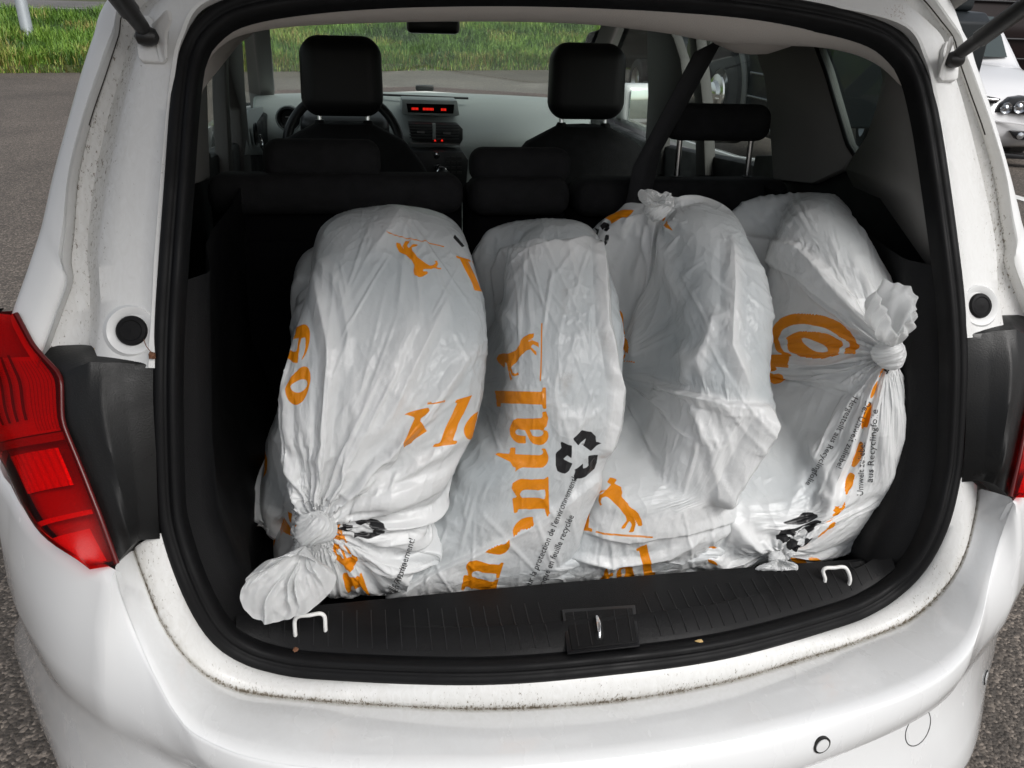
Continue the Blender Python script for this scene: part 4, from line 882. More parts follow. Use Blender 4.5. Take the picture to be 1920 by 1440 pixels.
def bag_base(spec, nu, nv):
    yc, zc, R = spec['yc'], spec['zc'], spec['R']
    ph = np.radians(resamp(nu+1, [-180, -95, -70, 120, 150, 180], [.25, .4, 1, 1, .4, .25])[:-1])
    t = resamp(nv, [-1, -.8, -.62, .62, .8, 1], [.35, .6, 1, 1, .6, .35])
    at = np.abs(t); psi = np.clip(at/.72, 0, 1)*np.pi/2
    rin = spec.get('rin', .70)
    xs_ = np.where(at <= .72, np.sin(psi)**spec.get('px', .9), 1-.10*((at-.72)/.28))*np.sign(t)
    rs_ = np.where(at <= .72, rin+(1-rin)*np.abs(np.cos(psi))**spec.get('pr', .62), rin*(1-(at-.72)/.28*.98))
    # left/right extents measured from the outline
    XL = np.full(nu, np.nan); XR = np.full(nu, np.nan)
    gx = np.linspace(-.7, .7, 701)
    for i, a in enumerate(ph):
        if -math.radians(100) < a < math.radians(128):
            rr = R*.93; lo_ = math.sin(a) < 0 and math.cos(a) > 0
            cc = abs(math.cos(a))**spec.get('sq', .22) if lo_ else math.cos(a); sc_ = -abs(math.sin(a))**.62 if lo_ else math.sin(a)
            P = np.stack([gx, np.full_like(gx, yc-rr*cc), np.full_like(gx, zc+rr*sc_)], 1); q = proj(P)
            l = q[:, 0]-lerp_poly(spec['L'], q[:, 1]); r = q[:, 0]-lerp_poly(spec['Rt'], q[:, 1])
            XL[i] = np.interp(0, l, gx); XR[i] = np.interp(0, r, gx)
    ok = ~np.isnan(XL); idx = np.arange(nu)
    per = np.concatenate([idx[ok]-nu, idx[ok], idx[ok]+nu]); XL = np.interp(idx, per, np.tile(XL[ok], 3)); XR = np.interp(idx, per, np.tile(XR[ok], 3))
    minw = spec.get('minw', .12); mid = (XL+XR)/2; hw = np.maximum((XR-XL)/2, minw/2)
    k = np.exp(-np.linspace(-2, 2, 9)**2); k /= k.sum()
    sm = lambda a: np.convolve(np.concatenate([a[-4:], a, a[:4]]), k, 'valid')
    mid, hw = sm(mid), sm(hw)
    X = np.empty((nu, nv, 3))
    sq_ = spec.get('box', 1.0)*np.clip((10-np.degrees(ph))/55, 0, 1); sq_ = np.where(np.degrees(ph) < -100, 0, sq_)[:, None]; rin2 = rin+(.95-rin)*sq_*sq_*(3-2*sq_)
    rr = R*np.where(at[None] <= .72, rin2+(1-rin2)*np.abs(np.cos(psi))[None]**spec.get('pr', .62), rin2*(1-(at[None]-.72)/.28*.98))
    cph, sph = np.cos(ph), np.sin(ph); low = (sph < 0) & (cph > 0); e_ = spec.get('sq', .22)     # the film hangs straight down behind the wheel
    cy_ = np.where(low, np.abs(cph)**e_, cph); sz_ = np.where(low, -np.abs(sph)**.62, sph)
    X[..., 1] = yc-cy_[:, None]*rr; X[..., 2] = zc+sz_[:, None]*rr
    X[..., 2] = np.maximum(X[..., 2], .602+.01*(1-rs_[None]))
    vis = (ph > -math.radians(80)) & (ph < math.radians(105)); fadev = np.interp(np.degrees(ph), [-90, -70, 95, 112], [0, 1, 1, 0])
    qh = np.clip((at-.72)/.28, 0, 1)[None]; qh = qh*qh*(3-2*qh)
    def setx():                                   # the side walls run in to one flat hub
        hub = mid.mean()+hw.mean()*.82*np.sign(t)[None]; X[..., 0] = (mid[:, None]+hw[:, None]*xs_[None])*(1-qh)+hub*qh
    for it in range(6):                           # widen or narrow each ring until its edge meets the measured outline
        setx()
        q = proj(X); a = np.arange(nu); jr = q[..., 0].argmax(1); jl = q[..., 0].argmin(1)
        depth = (X-CAM)@_f
        dr_ = (lerp_poly(spec['Rt'], q[a, jr, 1])-q[a, jr, 0])*depth[a, jr]/FPX; dl_ = (lerp_poly(spec['L'], q[a, jl, 1])-q[a, jl, 0])*depth[a, jl]/FPX
        dr_ = np.clip(dr_, -.04, .04)*fadev*.8; dl_ = np.clip(dl_, -.04, .04)*fadev*.8
        xr_, xl_ = mid+hw+dr_, mid-hw+dl_; mid = sm((xr_+xl_)/2); hw = sm(np.maximum((xr_-xl_)/2, minw/2))
    setx()
    return X
def field_gather(B, N, gathers):
    """pull the film together towards each knot"""
    out = B.copy(); W = np.zeros(B.shape[:2])
    for g in gathers:
        c = np.array(g['at']); K = np.array(g['to']); d = np.linalg.norm(B-c, axis=-1)
        w = np.clip(1-d/g['r'], 0, 1); w = w**g.get('p', 1.6)
        core = np.clip((g['core']-d)/g['core']*1.6, 0, 1)
        ww = np.maximum(w*g.get('pull', .9), core)
        out = out*(1-ww[..., None])+K*ww[..., None]; W = np.maximum(W, ww)
    return out, W
def surf_from_px(B, N, px, front):
    q = proj(B); d = np.hypot(q[..., 0]-px[0], q[..., 1]-px[1]); d = np.where(front, d, 1e9); k = np.unravel_index(np.argmin(d), d.shape); return B[k]

def build_bag(spec, name, label):
    nu, nv = spec.get('n', (400, 260)); rs = np.random.RandomState(spec['seed'])
    X = None; 
    for lv, (f, iters) in enumerate(((8, 50), (4, 60), (2, 60), (1, 26))):
        n_ = (nu//f, nv//f+1); B0 = bag_base(spec, *n_); N0 = grid_normals(B0)
        c0 = np.array([B0[..., 0].mean(), spec['yc'], spec['zc']]); 
        if ((B0-c0)*N0).sum() < 0: N0 = -N0
        front = ((B0-CAM)*N0).sum(-1) < 0
        q0 = proj(B0)
        gl = []
        for g in spec.get('gathers', []):
            g2 = dict(g)
            if 'px' in g: g2['at'] = surf_from_px(B0, N0, g['px'], front)
            gl.append(g2)
        B1, W = field_gather(B0, N0, gl)
        N1 = N0
        # measured folds lifted off the body
        H = np.zeros(B0.shape[:2])
        for fo in spec.get('folds', []):
            D, T, S = poly_dist(q0, fo['line']); fade = np.clip(np.minimum(T, 1-T)*fo.get('ends', 6), 0, 1) if fo.get('ends', 6) else 1
            if fo['kind'] == 'ridge': v = np.clip(1-D/fo['w'], 0, 1)**fo.get('p', 1.3)
            elif fo['kind'] == 'flap': v = np.where(S*fo['side'] > 0, np.exp(-D/fo['w'])*np.clip(D/2.0, 0, 1) if False else np.exp(-D/fo['w']), np.clip(1-D/fo.get('edge', 5), 0, 1)**1.0)
            H = H+np.where(front, v*fo['h']*fade, 0)
        for (gx_, gy_, rays, h0) in spec.get('rays', []):
            dx_, dy_ = q0[..., 0]-gx_, q0[..., 1]-gy_; rr_ = np.hypot(dx_, dy_); an = np.degrees(np.arctan2(-dy_, dx_))
            for kk, (a0, ln, hk) in enumerate(rays):
                bend = 7*np.sin(kk*2.1)*(rr_/ln); da = np.radians((an-a0-bend+180) % 360-180); perp = np.abs(np.sin(da))*rr_; wv = 4+.050*rr_
                H = H+np.where(front & (np.abs(da) < 1.2), h0*hk*np.clip(1-perp/wv, 0, 1)**1.25*np.clip((rr_-18)/40, 0, 1)*np.clip((ln-rr_)/(ln*.6), 0, 1), 0)
        # creases: a web of soft ridges and short straight folds running the way the film is pulled
        cw = spec.get('crease', 1.0); msk = np.clip(fbm(q0[..., 0]/110+5, q0[..., 1]/110+5, spec['seed']+31, 2)*2.2-.55, .12, 1)
        wx_ = q0[..., 0]+26*(fbm(q0[..., 0]/70+3, q0[..., 1]/70, spec['seed']+40, 2)-.5); wy_ = q0[..., 1]+26*(fbm(q0[..., 0]/70, q0[..., 1]/70+8, spec['seed']+41, 2)-.5)
        for sc_, am_, sd_ in ((80., .0018, 51), (34., .0007, 52)):
            if f*2.6 > sc_*.35: continue
            r_ = 1-np.abs(2*fbm(wx_/sc_+11, wy_/(sc_*1.5)+13, spec['seed']+sd_, 1)-1); H = H+np.where(front, am_*cw*msk*np.clip(r_-.62, 0, 1)/.38, 0)
        if f <= 4:
            r2 = np.random.RandomState(spec['seed']+77)
            ys_ = [p_[1] for p_ in spec['L']]
            for kk in range(spec.get('ncrease', 100)):
                y_ = r2.uniform(min(ys_)+15, max(ys_)-60); xl = lerp_poly(spec['L'], y_); xr = lerp_poly(spec['Rt'], y_); x_ = r2.uniform(xl+8, xr-8)
                dirv = np.array([r2.normal(0, .55), 1.0])
                for g in gl:
                    if 'px' in g:
                        dv_ = np.array([x_-g['px'][0], y_-g['px'][1]]); dn = np.linalg.norm(dv_)
                        if dn < 330: dirv = dv_/max(dn, 1)+r2.normal(0, .14, 2)
                dirv = dirv/np.linalg.norm(dirv); ln = r2.uniform(40, 210); A_ = np.array([x_, y_]); B_ = A_+dirv*ln; w_ = r2.uniform(3.5, 8); hh = r2.uniform(.0005, .0020)*cw
                bb = front & (np.abs(q0[..., 0]-(A_[0]+B_[0])/2) < ln/2+14) & (np.abs(q0[..., 1]-(A_[1]+B_[1])/2) < ln/2+14)
                if not bb.any(): continue
                d_, t_ = seg_dist(q0[bb], A_, B_); H[bb] += hh*np.clip(1-d_/w_, 0, 1)*np.clip(np.minimum(t_, 1-t_)*4, 0, 1)
        B1 = B1+N1*H[..., None]
        ex = np.full(B0.shape[:2], 1+spec.get('slack', .03))
        sl = fbm(q0[..., 0]/90+40, q0[..., 1]/90+40, spec['seed']+5, 2); ex = ex+spec.get('slackvar', .05)*(sl-.45)
        for (px, py, rad, e_) in spec.get('loose', []): ex = ex+e_*np.exp(-((q0[..., 0]-px)**2+(q0[..., 1]-py)**2)/rad**2)
        rst = rests(B0 if gl else B1, np.maximum(ex, 1.0))
        rst1 = rests(B1, np.ones_like(ex)); rst = tuple(np.maximum(a, b) for a, b in zip(rst, rst1))
        if X is None:
            nz = fbm(q0[..., 0]/38+10, q0[..., 1]/60+10, spec['seed'], 2)
            ang = np.zeros_like(nz)
            pl = 0
            for g in gl:
                v = B0-g['at']; e1 = np.cross(N0[tuple(np.unravel_index(np.argmin(np.linalg.norm(v, axis=-1)), v.shape[:2]))], [0, 0, 1.0]); e1 /= np.linalg.norm(e1)+1e-9
                nn = np.cross(e1, N0[tuple(np.unravel_index(np.argmin(np.linalg.norm(v, axis=-1)), v.shape[:2]))])
                th = np.arctan2(v@nn, v@e1); dd = np.linalg.norm(v, axis=-1)
                pl = pl+np.clip(1-dd/(g['r']*1.4), 0, 1)*(.5+.5*np.sin(th*g.get('k', 11)+2.2*np.sin(th*3+spec['seed'])))*np.clip(dd/.03, 0, 1)
            X = B1+N1*(0.010*np.clip(nz-.35, 0, 1)+0.012*pl)[..., None]
        else:
            X = B1+up2(disp, n_); X += N1*(rs.rand(*n_)*0.0006)[..., None]
        pin = np.clip(W*1.02, 0, 1)**6
        X = relax(X, B1, N1, rst, iters, comp=spec.get('comp', .6), smooth=(.0, .01, .02, .05)[lv] if False else (.002, .004, .006, .008)[lv], maxh=spec.get('maxh', .03), grav=0.00004, pin=pin)
        disp = X-B1
    h = ((X-B1)*N1).sum(-1)+H
    # fine crinkles left by handling
    cr = np.abs(fbm(q0[..., 0]/16+3, q0[..., 1]/16+7, spec['seed']+2, 3)-.5); X = X+N1*(0.0016*np.clip(.10-cr, 0, 1)*10*fbm(q0[..., 0]/60, q0[..., 1]/60, spec['seed']+8, 2)**2)[..., None]*front[..., None]
    return dict(X=X, B0=B0, N0=N0, q0=q0, front=front, h=h, W=W, gl=gl)

FILM = bpy.data.materials.new('bag_film'); FILM.use_nodes = True
def film():
    nt = FILM.node_tree; L = nt.links.new; b = nt.nodes['Principled BSDF']; out = nt.nodes['Material Output']
    at = nt.nodes.new('ShaderNodeAttribute'); at.attribute_name = 'print'; sp = nt.nodes.new('ShaderNodeSeparateColor'); L(at.outputs['Color'], sp.inputs[0])
    tc = nt.nodes.new('ShaderNodeTexCoord')
    n1 = nt.nodes.new('ShaderNodeTexNoise'); n1.inputs['Scale'].default_value = 5; n1.inputs['Detail'].default_value = 5; L(tc.outputs['Object'], n1.inputs['Vector'])
    def thr(o):
        m = nt.nodes.new('ShaderNodeMapRange'); m.inputs[1].default_value = 0.47; m.inputs[2].default_value = 0.53; L(o, m.inputs[0]); return m.outputs[0]
    # the dark tyre shows faintly through where the film lies on it
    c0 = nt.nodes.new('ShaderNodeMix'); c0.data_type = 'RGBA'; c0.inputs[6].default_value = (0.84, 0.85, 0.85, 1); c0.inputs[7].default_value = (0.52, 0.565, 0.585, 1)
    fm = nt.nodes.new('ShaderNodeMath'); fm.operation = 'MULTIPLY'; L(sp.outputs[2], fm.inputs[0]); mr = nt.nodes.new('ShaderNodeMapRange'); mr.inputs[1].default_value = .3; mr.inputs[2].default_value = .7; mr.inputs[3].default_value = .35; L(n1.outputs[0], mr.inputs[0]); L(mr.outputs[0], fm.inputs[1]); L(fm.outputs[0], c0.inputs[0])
    # dirt smudges
    n2 = nt.nodes.new('ShaderNodeTexNoise'); n2.inputs['Scale'].default_value = 22; n2.inputs['Detail'].default_value = 8; n2.inputs['Roughness'].default_value = .7; L(tc.outputs['Object'], n2.inputs['Vector'])
    ad = nt.nodes.new('ShaderNodeAttribute'); ad.attribute_name = 'smudge'; dm = nt.nodes.new('ShaderNodeMath'); dm.operation = 'MULTIPLY'; L(ad.outputs['Fac'], dm.inputs[0])
    dr = nt.nodes.new('ShaderNodeMapRange'); dr.inputs[1].default_value = .48; dr.inputs[2].default_value = .75; L(n2.outputs[0], dr.inputs[0]); L(dr.outputs[0], dm.inputs[1])
    c3 = nt.nodes.new('ShaderNodeMix'); c3.data_type = 'RGBA'; c3.inputs[7].default_value = (.20, .14, .09, 1); L(c0.outputs[2], c3.inputs[6]); L(dm.outputs[0], c3.inputs[0])
    c1 = nt.nodes.new('ShaderNodeMix'); c1.data_type = 'RGBA'; c1.inputs[7].default_value = (.90, .30, .010, 1); L(c3.outputs[2], c1.inputs[6]); L(thr(sp.outputs[0]), c1.inputs[0])
    c2 = nt.nodes.new('ShaderNodeMix'); c2.data_type = 'RGBA'; c2.inputs[7].default_value = (.022, .022, .024, 1); L(c1.outputs[2], c2.inputs[6]); L(thr(sp.outputs[1]), c2.inputs[0])
    L(c2.outputs[2], b.inputs['Base Color']); b.inputs['Roughness'].default_value = .27; b.inputs['Specular IOR Level'].default_value = .45
    n3 = nt.nodes.new('ShaderNodeTexNoise'); n3.inputs['Scale'].default_value = 75; n3.inputs['Detail'].default_value = 6; n3.inputs['Distortion'].default_value = 1.2; L(tc.outputs['Object'], n3.inputs['Vector'])
    def crease(scale, wid, seedv):                # thin sharp crinkles where the noise crosses its middle
        mp = nt.nodes.new('ShaderNodeMapping'); mp.inputs['Location'].default_value = (seedv, seedv*2, 0); mp.inputs['Scale'].default_value = (1, .8, .55); L(tc.outputs['Object'], mp.inputs['Vector'])
        n = nt.nodes.new('ShaderNodeTexNoise'); n.inputs['Scale'].default_value = scale; n.inputs['Detail'].default_value = 1.5; n.inputs['Distortion'].default_value = .3; L(mp.outputs[0], n.inputs['Vector'])
        a = nt.nodes.new('ShaderNodeMath'); a.operation = 'SUBTRACT'; a.inputs[1].default_value = .5; L(n.outputs[0], a.inputs[0])
        b_ = nt.nodes.new('ShaderNodeMath'); b_.operation = 'ABSOLUTE'; L(a.outputs[0], b_.inputs[0])
        m = nt.nodes.new('ShaderNodeMapRange'); m.inputs[1].default_value = 0; m.inputs[2].default_value = wid; m.inputs[3].default_value = 1; m.inputs[4].default_value = 0; L(b_.outputs[0], m.inputs[0]); return m.outputs[0]
    c1_, c2_ = crease(11, .07, 1.0), crease(27, .10, 4.0)
    mh0 = nt.nodes.new('ShaderNodeMath'); mh0.operation = 'MULTIPLY_ADD'; mh0.inputs[1].default_value = .45; L(c2_, mh0.inputs[0]); L(c1_, mh0.inputs[2])
    mh = nt.nodes.new('ShaderNodeMath'); mh.operation = 'MULTIPLY_ADD'; mh.inputs[1].default_value = .5; L(n3.outputs[0], mh.inputs[0]); L(mh0.outputs[0], mh.inputs[2])
    bp = nt.nodes.new('ShaderNodeBump'); bp.inputs['Strength'].default_value = .42; bp.inputs['Distance'].default_value = .003; L(mh.outputs[0], bp.inputs['Height']); L(bp.outputs[0], b.inputs['Normal'])
    tr = nt.nodes.new('ShaderNodeBsdfTranslucent'); L(c2.outputs[2], tr.inputs[0]); mx = nt.nodes.new('ShaderNodeMixShader'); mx.inputs[0].default_value = .22
    L(b.outputs[0], mx.inputs[1]); L(tr.outputs[0], mx.inputs[2]); L(mx.outputs[0], out.inputs[0])
film(); MATS['bag_film'] = FILM; THIN = FILM.copy(); THIN.name = 'bag_film_single'; MATS['bag_film_single'] = THIN
THIN.node_tree.nodes['Mix Shader'].inputs[0].default_value = .42

def grid_mesh(name, X, m, closed=True, parent=None):
    nu, nv = X.shape[:2]; i = np.arange(nu if closed else nu-1)[:, None]; j = np.arange(nv-1)[None]; i2 = (i+1) % nu
    Q = np.stack([i*nv+j, i2*nv+j, i2*nv+j+1, i*nv+j+1], -1).reshape(-1, 4).astype(np.int32)
    me = bpy.data.meshes.new(name); me.vertices.add(nu*nv); me.vertices.foreach_set('co', X.astype(np.float32).ravel())
    me.loops.add(Q.size); me.loops.foreach_set('vertex_index', Q.ravel()); me.polygons.add(len(Q)); me.polygons.foreach_set('loop_start', np.arange(0, Q.size, 4, dtype=np.int32))
    me.update(); me.polygons.foreach_set('use_smooth', np.ones(len(Q), bool)); me.materials.append(m); o = bpy.data.objects.new(name, me); return link(o, parent)
def set_print(o, orange, black, contact, smudge=None):
    n = len(o.data.vertices); a = o.data.attributes.new('print', 'FLOAT_COLOR', 'POINT'); c = np.ones((n, 4), np.float32)
    c[:, 0] = np.asarray(orange).ravel(); c[:, 1] = np.asarray(black).ravel(); c[:, 2] = np.asarray(contact).ravel(); a.data.foreach_set('color', c.ravel())
    set_attr(o, 'smudge', np.zeros(n) if smudge is None else smudge)

# ---- printed shapes, in units of the letter x-height (baseline y=0, x to the right, y up)
def arc(cx, cy, rx, ry, a0, a1, n=14): return [(cx+rx*math.cos(math.radians(a)), cy+ry*math.sin(math.radians(a))) for a in np.linspace(a0, a1, n)]
GL = {}
GL['l'] = (.66, [[(.04, 0), (.62, 0), (.62, .09), (.50, .11), (.50, 1.38), (.06, 1.33), (.06, 1.24), (.16, 1.22), (.16, .11), (.04, .09)]], [])
GL['i'] = (.66, [[(.04, 0), (.62, 0), (.62, .09), (.50, .11), (.50, 1.0), (.06, .96), (.06, .87), (.16, .84), (.16, .11), (.04, .09)], arc(.33, 1.24, .17, .15, 0, 345, 16)], [])
GL['n'] = (1.12, [[(.04, 0), (.60, 0), (.60, .09), (.49, .11), (.49, .70)]+arc(.60, .66, .12, .13, 150, 0, 8)+[(.72, .11), (.62, .09), (.62, 0), (1.10, 0), (1.10, .09), (1.02, .11), (1.02, .70)]+arc(.80, .76, .22, .25, 0, 130, 8)+[(.50, .86), (.49, 1.0), (.06, .96), (.06, .87), (.17, .84), (.17, .11), (.04, .09)]], [])
GL['t'] = (.72, [[(.02, .86), (.30, 1.0), (.46, 1.36), (.52, 1.36), (.52, 1.0), (.70, 1.0), (.70, .86), (.52, .86), (.52, .26)]+arc(.60, .22, .08, .10, 180, 290, 6)+[(.72, .20), (.70, .06)]+arc(.45, .22, .27, .24, 300, 180, 9)+[(.18, .86)]], [])
GL['a'] = (1.0, [arc(.44, .70, .36, .31, 165, 20, 12)+[(.78, .60), (.80, .16), (.86, .12), (.97, .13), (.99, .02), (.80, -.03), (.58, .02), (.50, .12)]+arc(.32, .24, .26, .27, 300, 110, 12)+[(.46, .60), (.48, .74)]+arc(.40, .74, .09, .12, 10, 180, 6)+[(.30, .58), (.09, .58)]], [[(.48, .48)]+arc(.40, .28, .11, .17, 130, 290, 8)+[(.48, .2)]])
GL['e'] = (1.0, [arc(.50, .49, .47, .52, 5, 355, 30)+[(.97, .45)]], [arc(.52, .66, .16, .22, 0, 180, 9)+[(.36, .56), (.68, .56)], [(.38, .44), (1.05, .44), (1.05, .30), (.88, .27)]+arc(.62, .32, .26, .17, 330, 200, 8)])
GL['o'] = (1.06, [arc(.53, .49, .50, .52, 0, 350, 30)], [arc(.53, .49, .17, .36, 0, 345, 22)])
GL['C'] = (1.3, [arc(.68, .68, .64, .72, 40, 320, 30)+[(1.18, .34), (1.08, .30)]+arc(.76, .66, .34, .52, 305, 55, 22)+[(1.05, .95), (1.16, .95), (1.18, 1.34), (1.10, 1.34)]], [])
HORSE = [(0.388, 0.994), (0.463, 0.944), (0.487, 0.847), (0.481, 0.708), (0.537, 0.569), (0.627, 0.467), (0.701, 0.439), (0.761, 0.394), (0.815, 0.278), (0.827, 0.181), (0.749, 0.189), (0.713, 0.272), (0.681, 0.311), (0.707, 0.222), (0.666, 0.094), (0.57, 0.083), (0.6, 0.117), (0.636, 0.206), (0.6, 0.261), (0.543, 0.189), (0.51, 0.139), (0.442, 0.139), (0.469, 0.181), (0.552, 0.267), (0.534, 0.344), (0.448, 0.453), (0.358, 0.522), (0.284, 0.589), (0.224, 0.625), (0.146, 0.606), (0.125, 0.544), (0.155, 0.5), (0.107, 0.481), (0.078, 0.556), (0.101, 0.65), (0.188, 0.672), (0.158, 0.689), (0.09, 0.664), (0.027, 0.642), (0.003, 0.675), (0.075, 0.706), (0.224, 0.719), (0.313, 0.742), (0.334, 0.806), (0.257, 0.786), (0.227, 0.828), (0.284, 0.894), (0.328, 0.958)]
HLINE = [(0, .070), (1, .036), (1, .008), (0, .040)]
RECY = [[(.355, .845), (.54, 1.0), (.765, .96), (.88, .86), (.90, .75), (.985, .745), (.79, .57), (.565, .72), (.645, .72), (.665, .83), (.50, .695)],
        [(.09, .79), (.345, .715), (.345, .46), (.255, .525), (.165, .45), (.365, .375), (.26, .16), (.035, .23), (0, .335), (0, .56), (.12, .655)],
        [(.73, .485), (.93, .51), (.935, .365), (.885, .225), (.67, .07), (.48, .07), (.42, 0), (.39, .235), (.62, .35), (.62, .25), (.745, .265)]]
def local(q, org, xdir, ydir):
    """pixel coords -> unit coords of a print whose unit square has corner org and edge vectors xdir, ydir"""
    M = np.linalg.inv(np.array([[xdir[0], ydir[0]], [xdir[1], ydir[1]]], float)); d = q-np.array(org, float); return d@M.T
def stamp(mask, q, front, polys, holes, org, xdir, ydir, clip=None, soft=None):
    """adds the signed distance of the shapes to mask (0.5 = edge)"""
    u = local(q, org, xdir, ydir); sc = math.sqrt(abs(xdir[0]*ydir[1]-xdir[1]*ydir[0]))      # pixels per unit
    allp = np.array([p for pl in polys for p in pl]); lo, hi = allp.min(0)-.3, allp.max(0)+.3
    sel = front & (u[..., 0] > lo[0]) & (u[..., 0] < hi[0]) & (u[..., 1] > lo[1]) & (u[..., 1] < hi[1])
    if clip is not None: sel &= clip
    if not sel.any(): return
    P = u[sel]; D = np.full(len(P), -1e9)
    for pl in polys: D = np.maximum(D, sdf_poly(P, pl))
    for hl in holes: D = np.minimum(D, -sdf_poly(P, hl))
    mask[sel] = np.maximum(mask[sel], np.clip(.5+D*sc/16., 0, 1))
def word(mask, q, front, txt, org, adv, up, xh, clip=None, space=1.02):
    """adv, up: unit pixel vectors of writing direction and letter-up; xh: x-height in pixels"""
    x = 0.0; adv = np.array(adv, float); up = np.array(up, float)
    for ch in txt:
        w, pl, hl = GL[ch]; stamp(mask, q, front, pl, hl, np.array(org)+adv*x*xh, adv*xh, up*xh, clip); x += w*space
    return x

TEXTM = mat('print_black', (0.02, 0.02, 0.022), 0.45)
def drape_text(bag, bvh, txt, org, end, h_px, name='lettering', curve=0.0):
    """small lettering laid on the film, 0.6 mm proud"""
    cu = bpy.data.curves.new('t', 'FONT'); cu.body = txt; cu.size = 1.0; cu.resolution_u = 2; ob = bpy.data.objects.new('t', cu); COL.objects.link(ob)
    bpy.context.view_layer.update(); me = bpy.data.meshes.new_from_object(ob); bpy.data.objects.remove(ob)
    bm = bmesh.new(); bm.from_mesh(me); bmesh.ops.triangulate(bm, faces=bm.faces)
    adv = np.array(end, float)-np.array(org, float); Ln = np.linalg.norm(adv); adv /= Ln; up = np.array([adv[1], -adv[0]])
    W_ = max(v.co.x for v in bm.verts); size_px = Ln/W_
    for v in bm.verts:
        s = v.co.x*size_px; bend = curve*(s/(W_*size_px))**2*W_*size_px
        p = np.array(org)+adv*s+up*(v.co.y*h_px)+up*bend
        d = Vector(ray(*p)).normalized(); hit = bvh.ray_cast(Vector(CAM), d)
        if hit[0] is None: v.co = Vector((0, 0, -5)); continue
        n = hit[1]; n = n if n.dot(d) < 0 else -n; v.co = hit[0]+n*.0005-d*.0006
    bm.faces.ensure_lookup_table(); bad = [f for f in bm.faces if any(v.co.z < -1 for v in f.verts) or f.calc_area() > 6e-5]; bmesh.ops.delete(bm, geom=bad, context='FACES')
    loose = [v for v in bm.verts if not v.link_faces]; bmesh.ops.delete(bm, geom=loose, context='VERTS')
    m2 = bpy.data.meshes.new(name); bm.to_mesh(m2); bm.free(); m2.materials.append(TEXTM); o = bpy.data.objects.new(name, m2); link(o, bag); return o

BAGS = {}
S1 = dict(yc=.418, rays=[(592, 985, [(118, 330, .8), (106, 420, .9), (96, 400, .7), (87, 330, .8), (79, 420, 1.), (72, 470, 1.2), (65, 440, 1.), (59, 480, 1.3), (52, 420, 1.1), (46, 400, 1.2), (39, 380, 1.1), (32, 350, 1.2), (25, 330, 1.1), (17, 300, .9), (8, 260, .9), (-2, 220, .7), (-14, 200, .6), (140, 160, .6), (160, 140, .6)], .0085)], zc=.866, R=.266, seed=3, crease=1.0, n=(520, 336), slack=.012, slackvar=.05, maxh=.035,
    L=[(735, 383), (690, 393), (640, 432), (590, 475), (592, 515), (565, 585), (540, 665), (526, 770), (516, 850), (510, 905), (500, 960), (500, 1010), (520, 1060), (560, 1110), (580, 1150)],
    Rt=[(735, 383), (780, 398), (830, 430), (862, 460), (885, 500), (905, 560), (915, 640), (915, 720), (907, 790), (888, 858), (874, 930), (850, 1000), (815, 1050), (790, 1090), (760, 1130)],
    gathers=[dict(px=(592, 985), to=onY(592, 985, .145), r=.36, core=.03, k=13, pull=1.0, p=1.9)],
    folds=[dict(kind='ridge', line=[(850, 520), (760, 720), (690, 830), (620, 930)], w=22, h=.008, p=1.2), dict(kind='ridge', line=[(905, 620), (820, 740), (720, 850), (640, 930)], w=20, h=.009, p=1.2),
           dict(kind='ridge', line=[(590, 480), (625, 620), (610, 780), (590, 930)], w=26, h=.010, p=1.2), dict(kind='ridge', line=[(545, 640), (532, 780), (528, 900), (560, 960)], w=13, h=.010, p=1.0),
           dict(kind='ridge', line=[(905, 780), (800, 850), (690, 920), (640, 950)], w=22, h=.009), dict(kind='ridge', line=[(880, 870), (780, 920), (660, 965)], w=20, h=.008),
           dict(kind='ridge', line=[(760, 385), (730, 430), (700, 480)], w=40, h=.006), dict(kind='ridge', line=[(590, 470), (640, 520), (660, 600), (640, 680)], w=18, h=.005)],
    loose=[(640, 560, 60, .06), (700, 850, 90, .03), (800, 440, 60, .02)])
S2 = dict(yc=.420, zc=.856, R=.254, seed=9, crease=1.1, n=(520, 336), slack=.010, slackvar=.04, maxh=.030,
    L=[(950, 412), (905, 422), (880, 450), (876, 500), (878, 600), (882, 700), (872, 800), (850, 880), (815, 960), (765, 1040), (720, 1100), (690, 1150)],
    Rt=[(950, 412), (1045, 430), (1112, 440), (1135, 500), (1155, 560), (1165, 610), (1162, 680), (1157, 760), (1142, 830), (1124, 880), (1099, 950), (1083, 1010), (1062, 1060), (1055, 1100), (1050, 1150)],
    folds=[dict(kind='ridge', line=[(1113, 445), (1122, 500), (1128, 600), (1138, 640), (1150, 720), (1146, 780), (1128, 850)], w=15, h=.013, p=1.0, ends=20),
           dict(kind='flap', line=[(1125, 876), (1050, 935), (985, 978), (900, 1020), (820, 1058), (700, 1122)], w=50, h=.008, side=-1, edge=3, ends=30),
           dict(kind='flap', line=[(945, 462), (1000, 470), (1050, 455), (1112, 447)], w=40, h=.004, side=1, edge=4, ends=14),
           dict(kind='flap', line=[(1112, 440), (1060, 462), (1010, 452), (945, 462), (928, 500), (935, 560), (950, 620)], w=40, h=.006, side=-1, edge=4, ends=12)],
    loose=[(1060, 760, 80, .02), (1090, 640, 50, .03), (980, 480, 60, .03)])
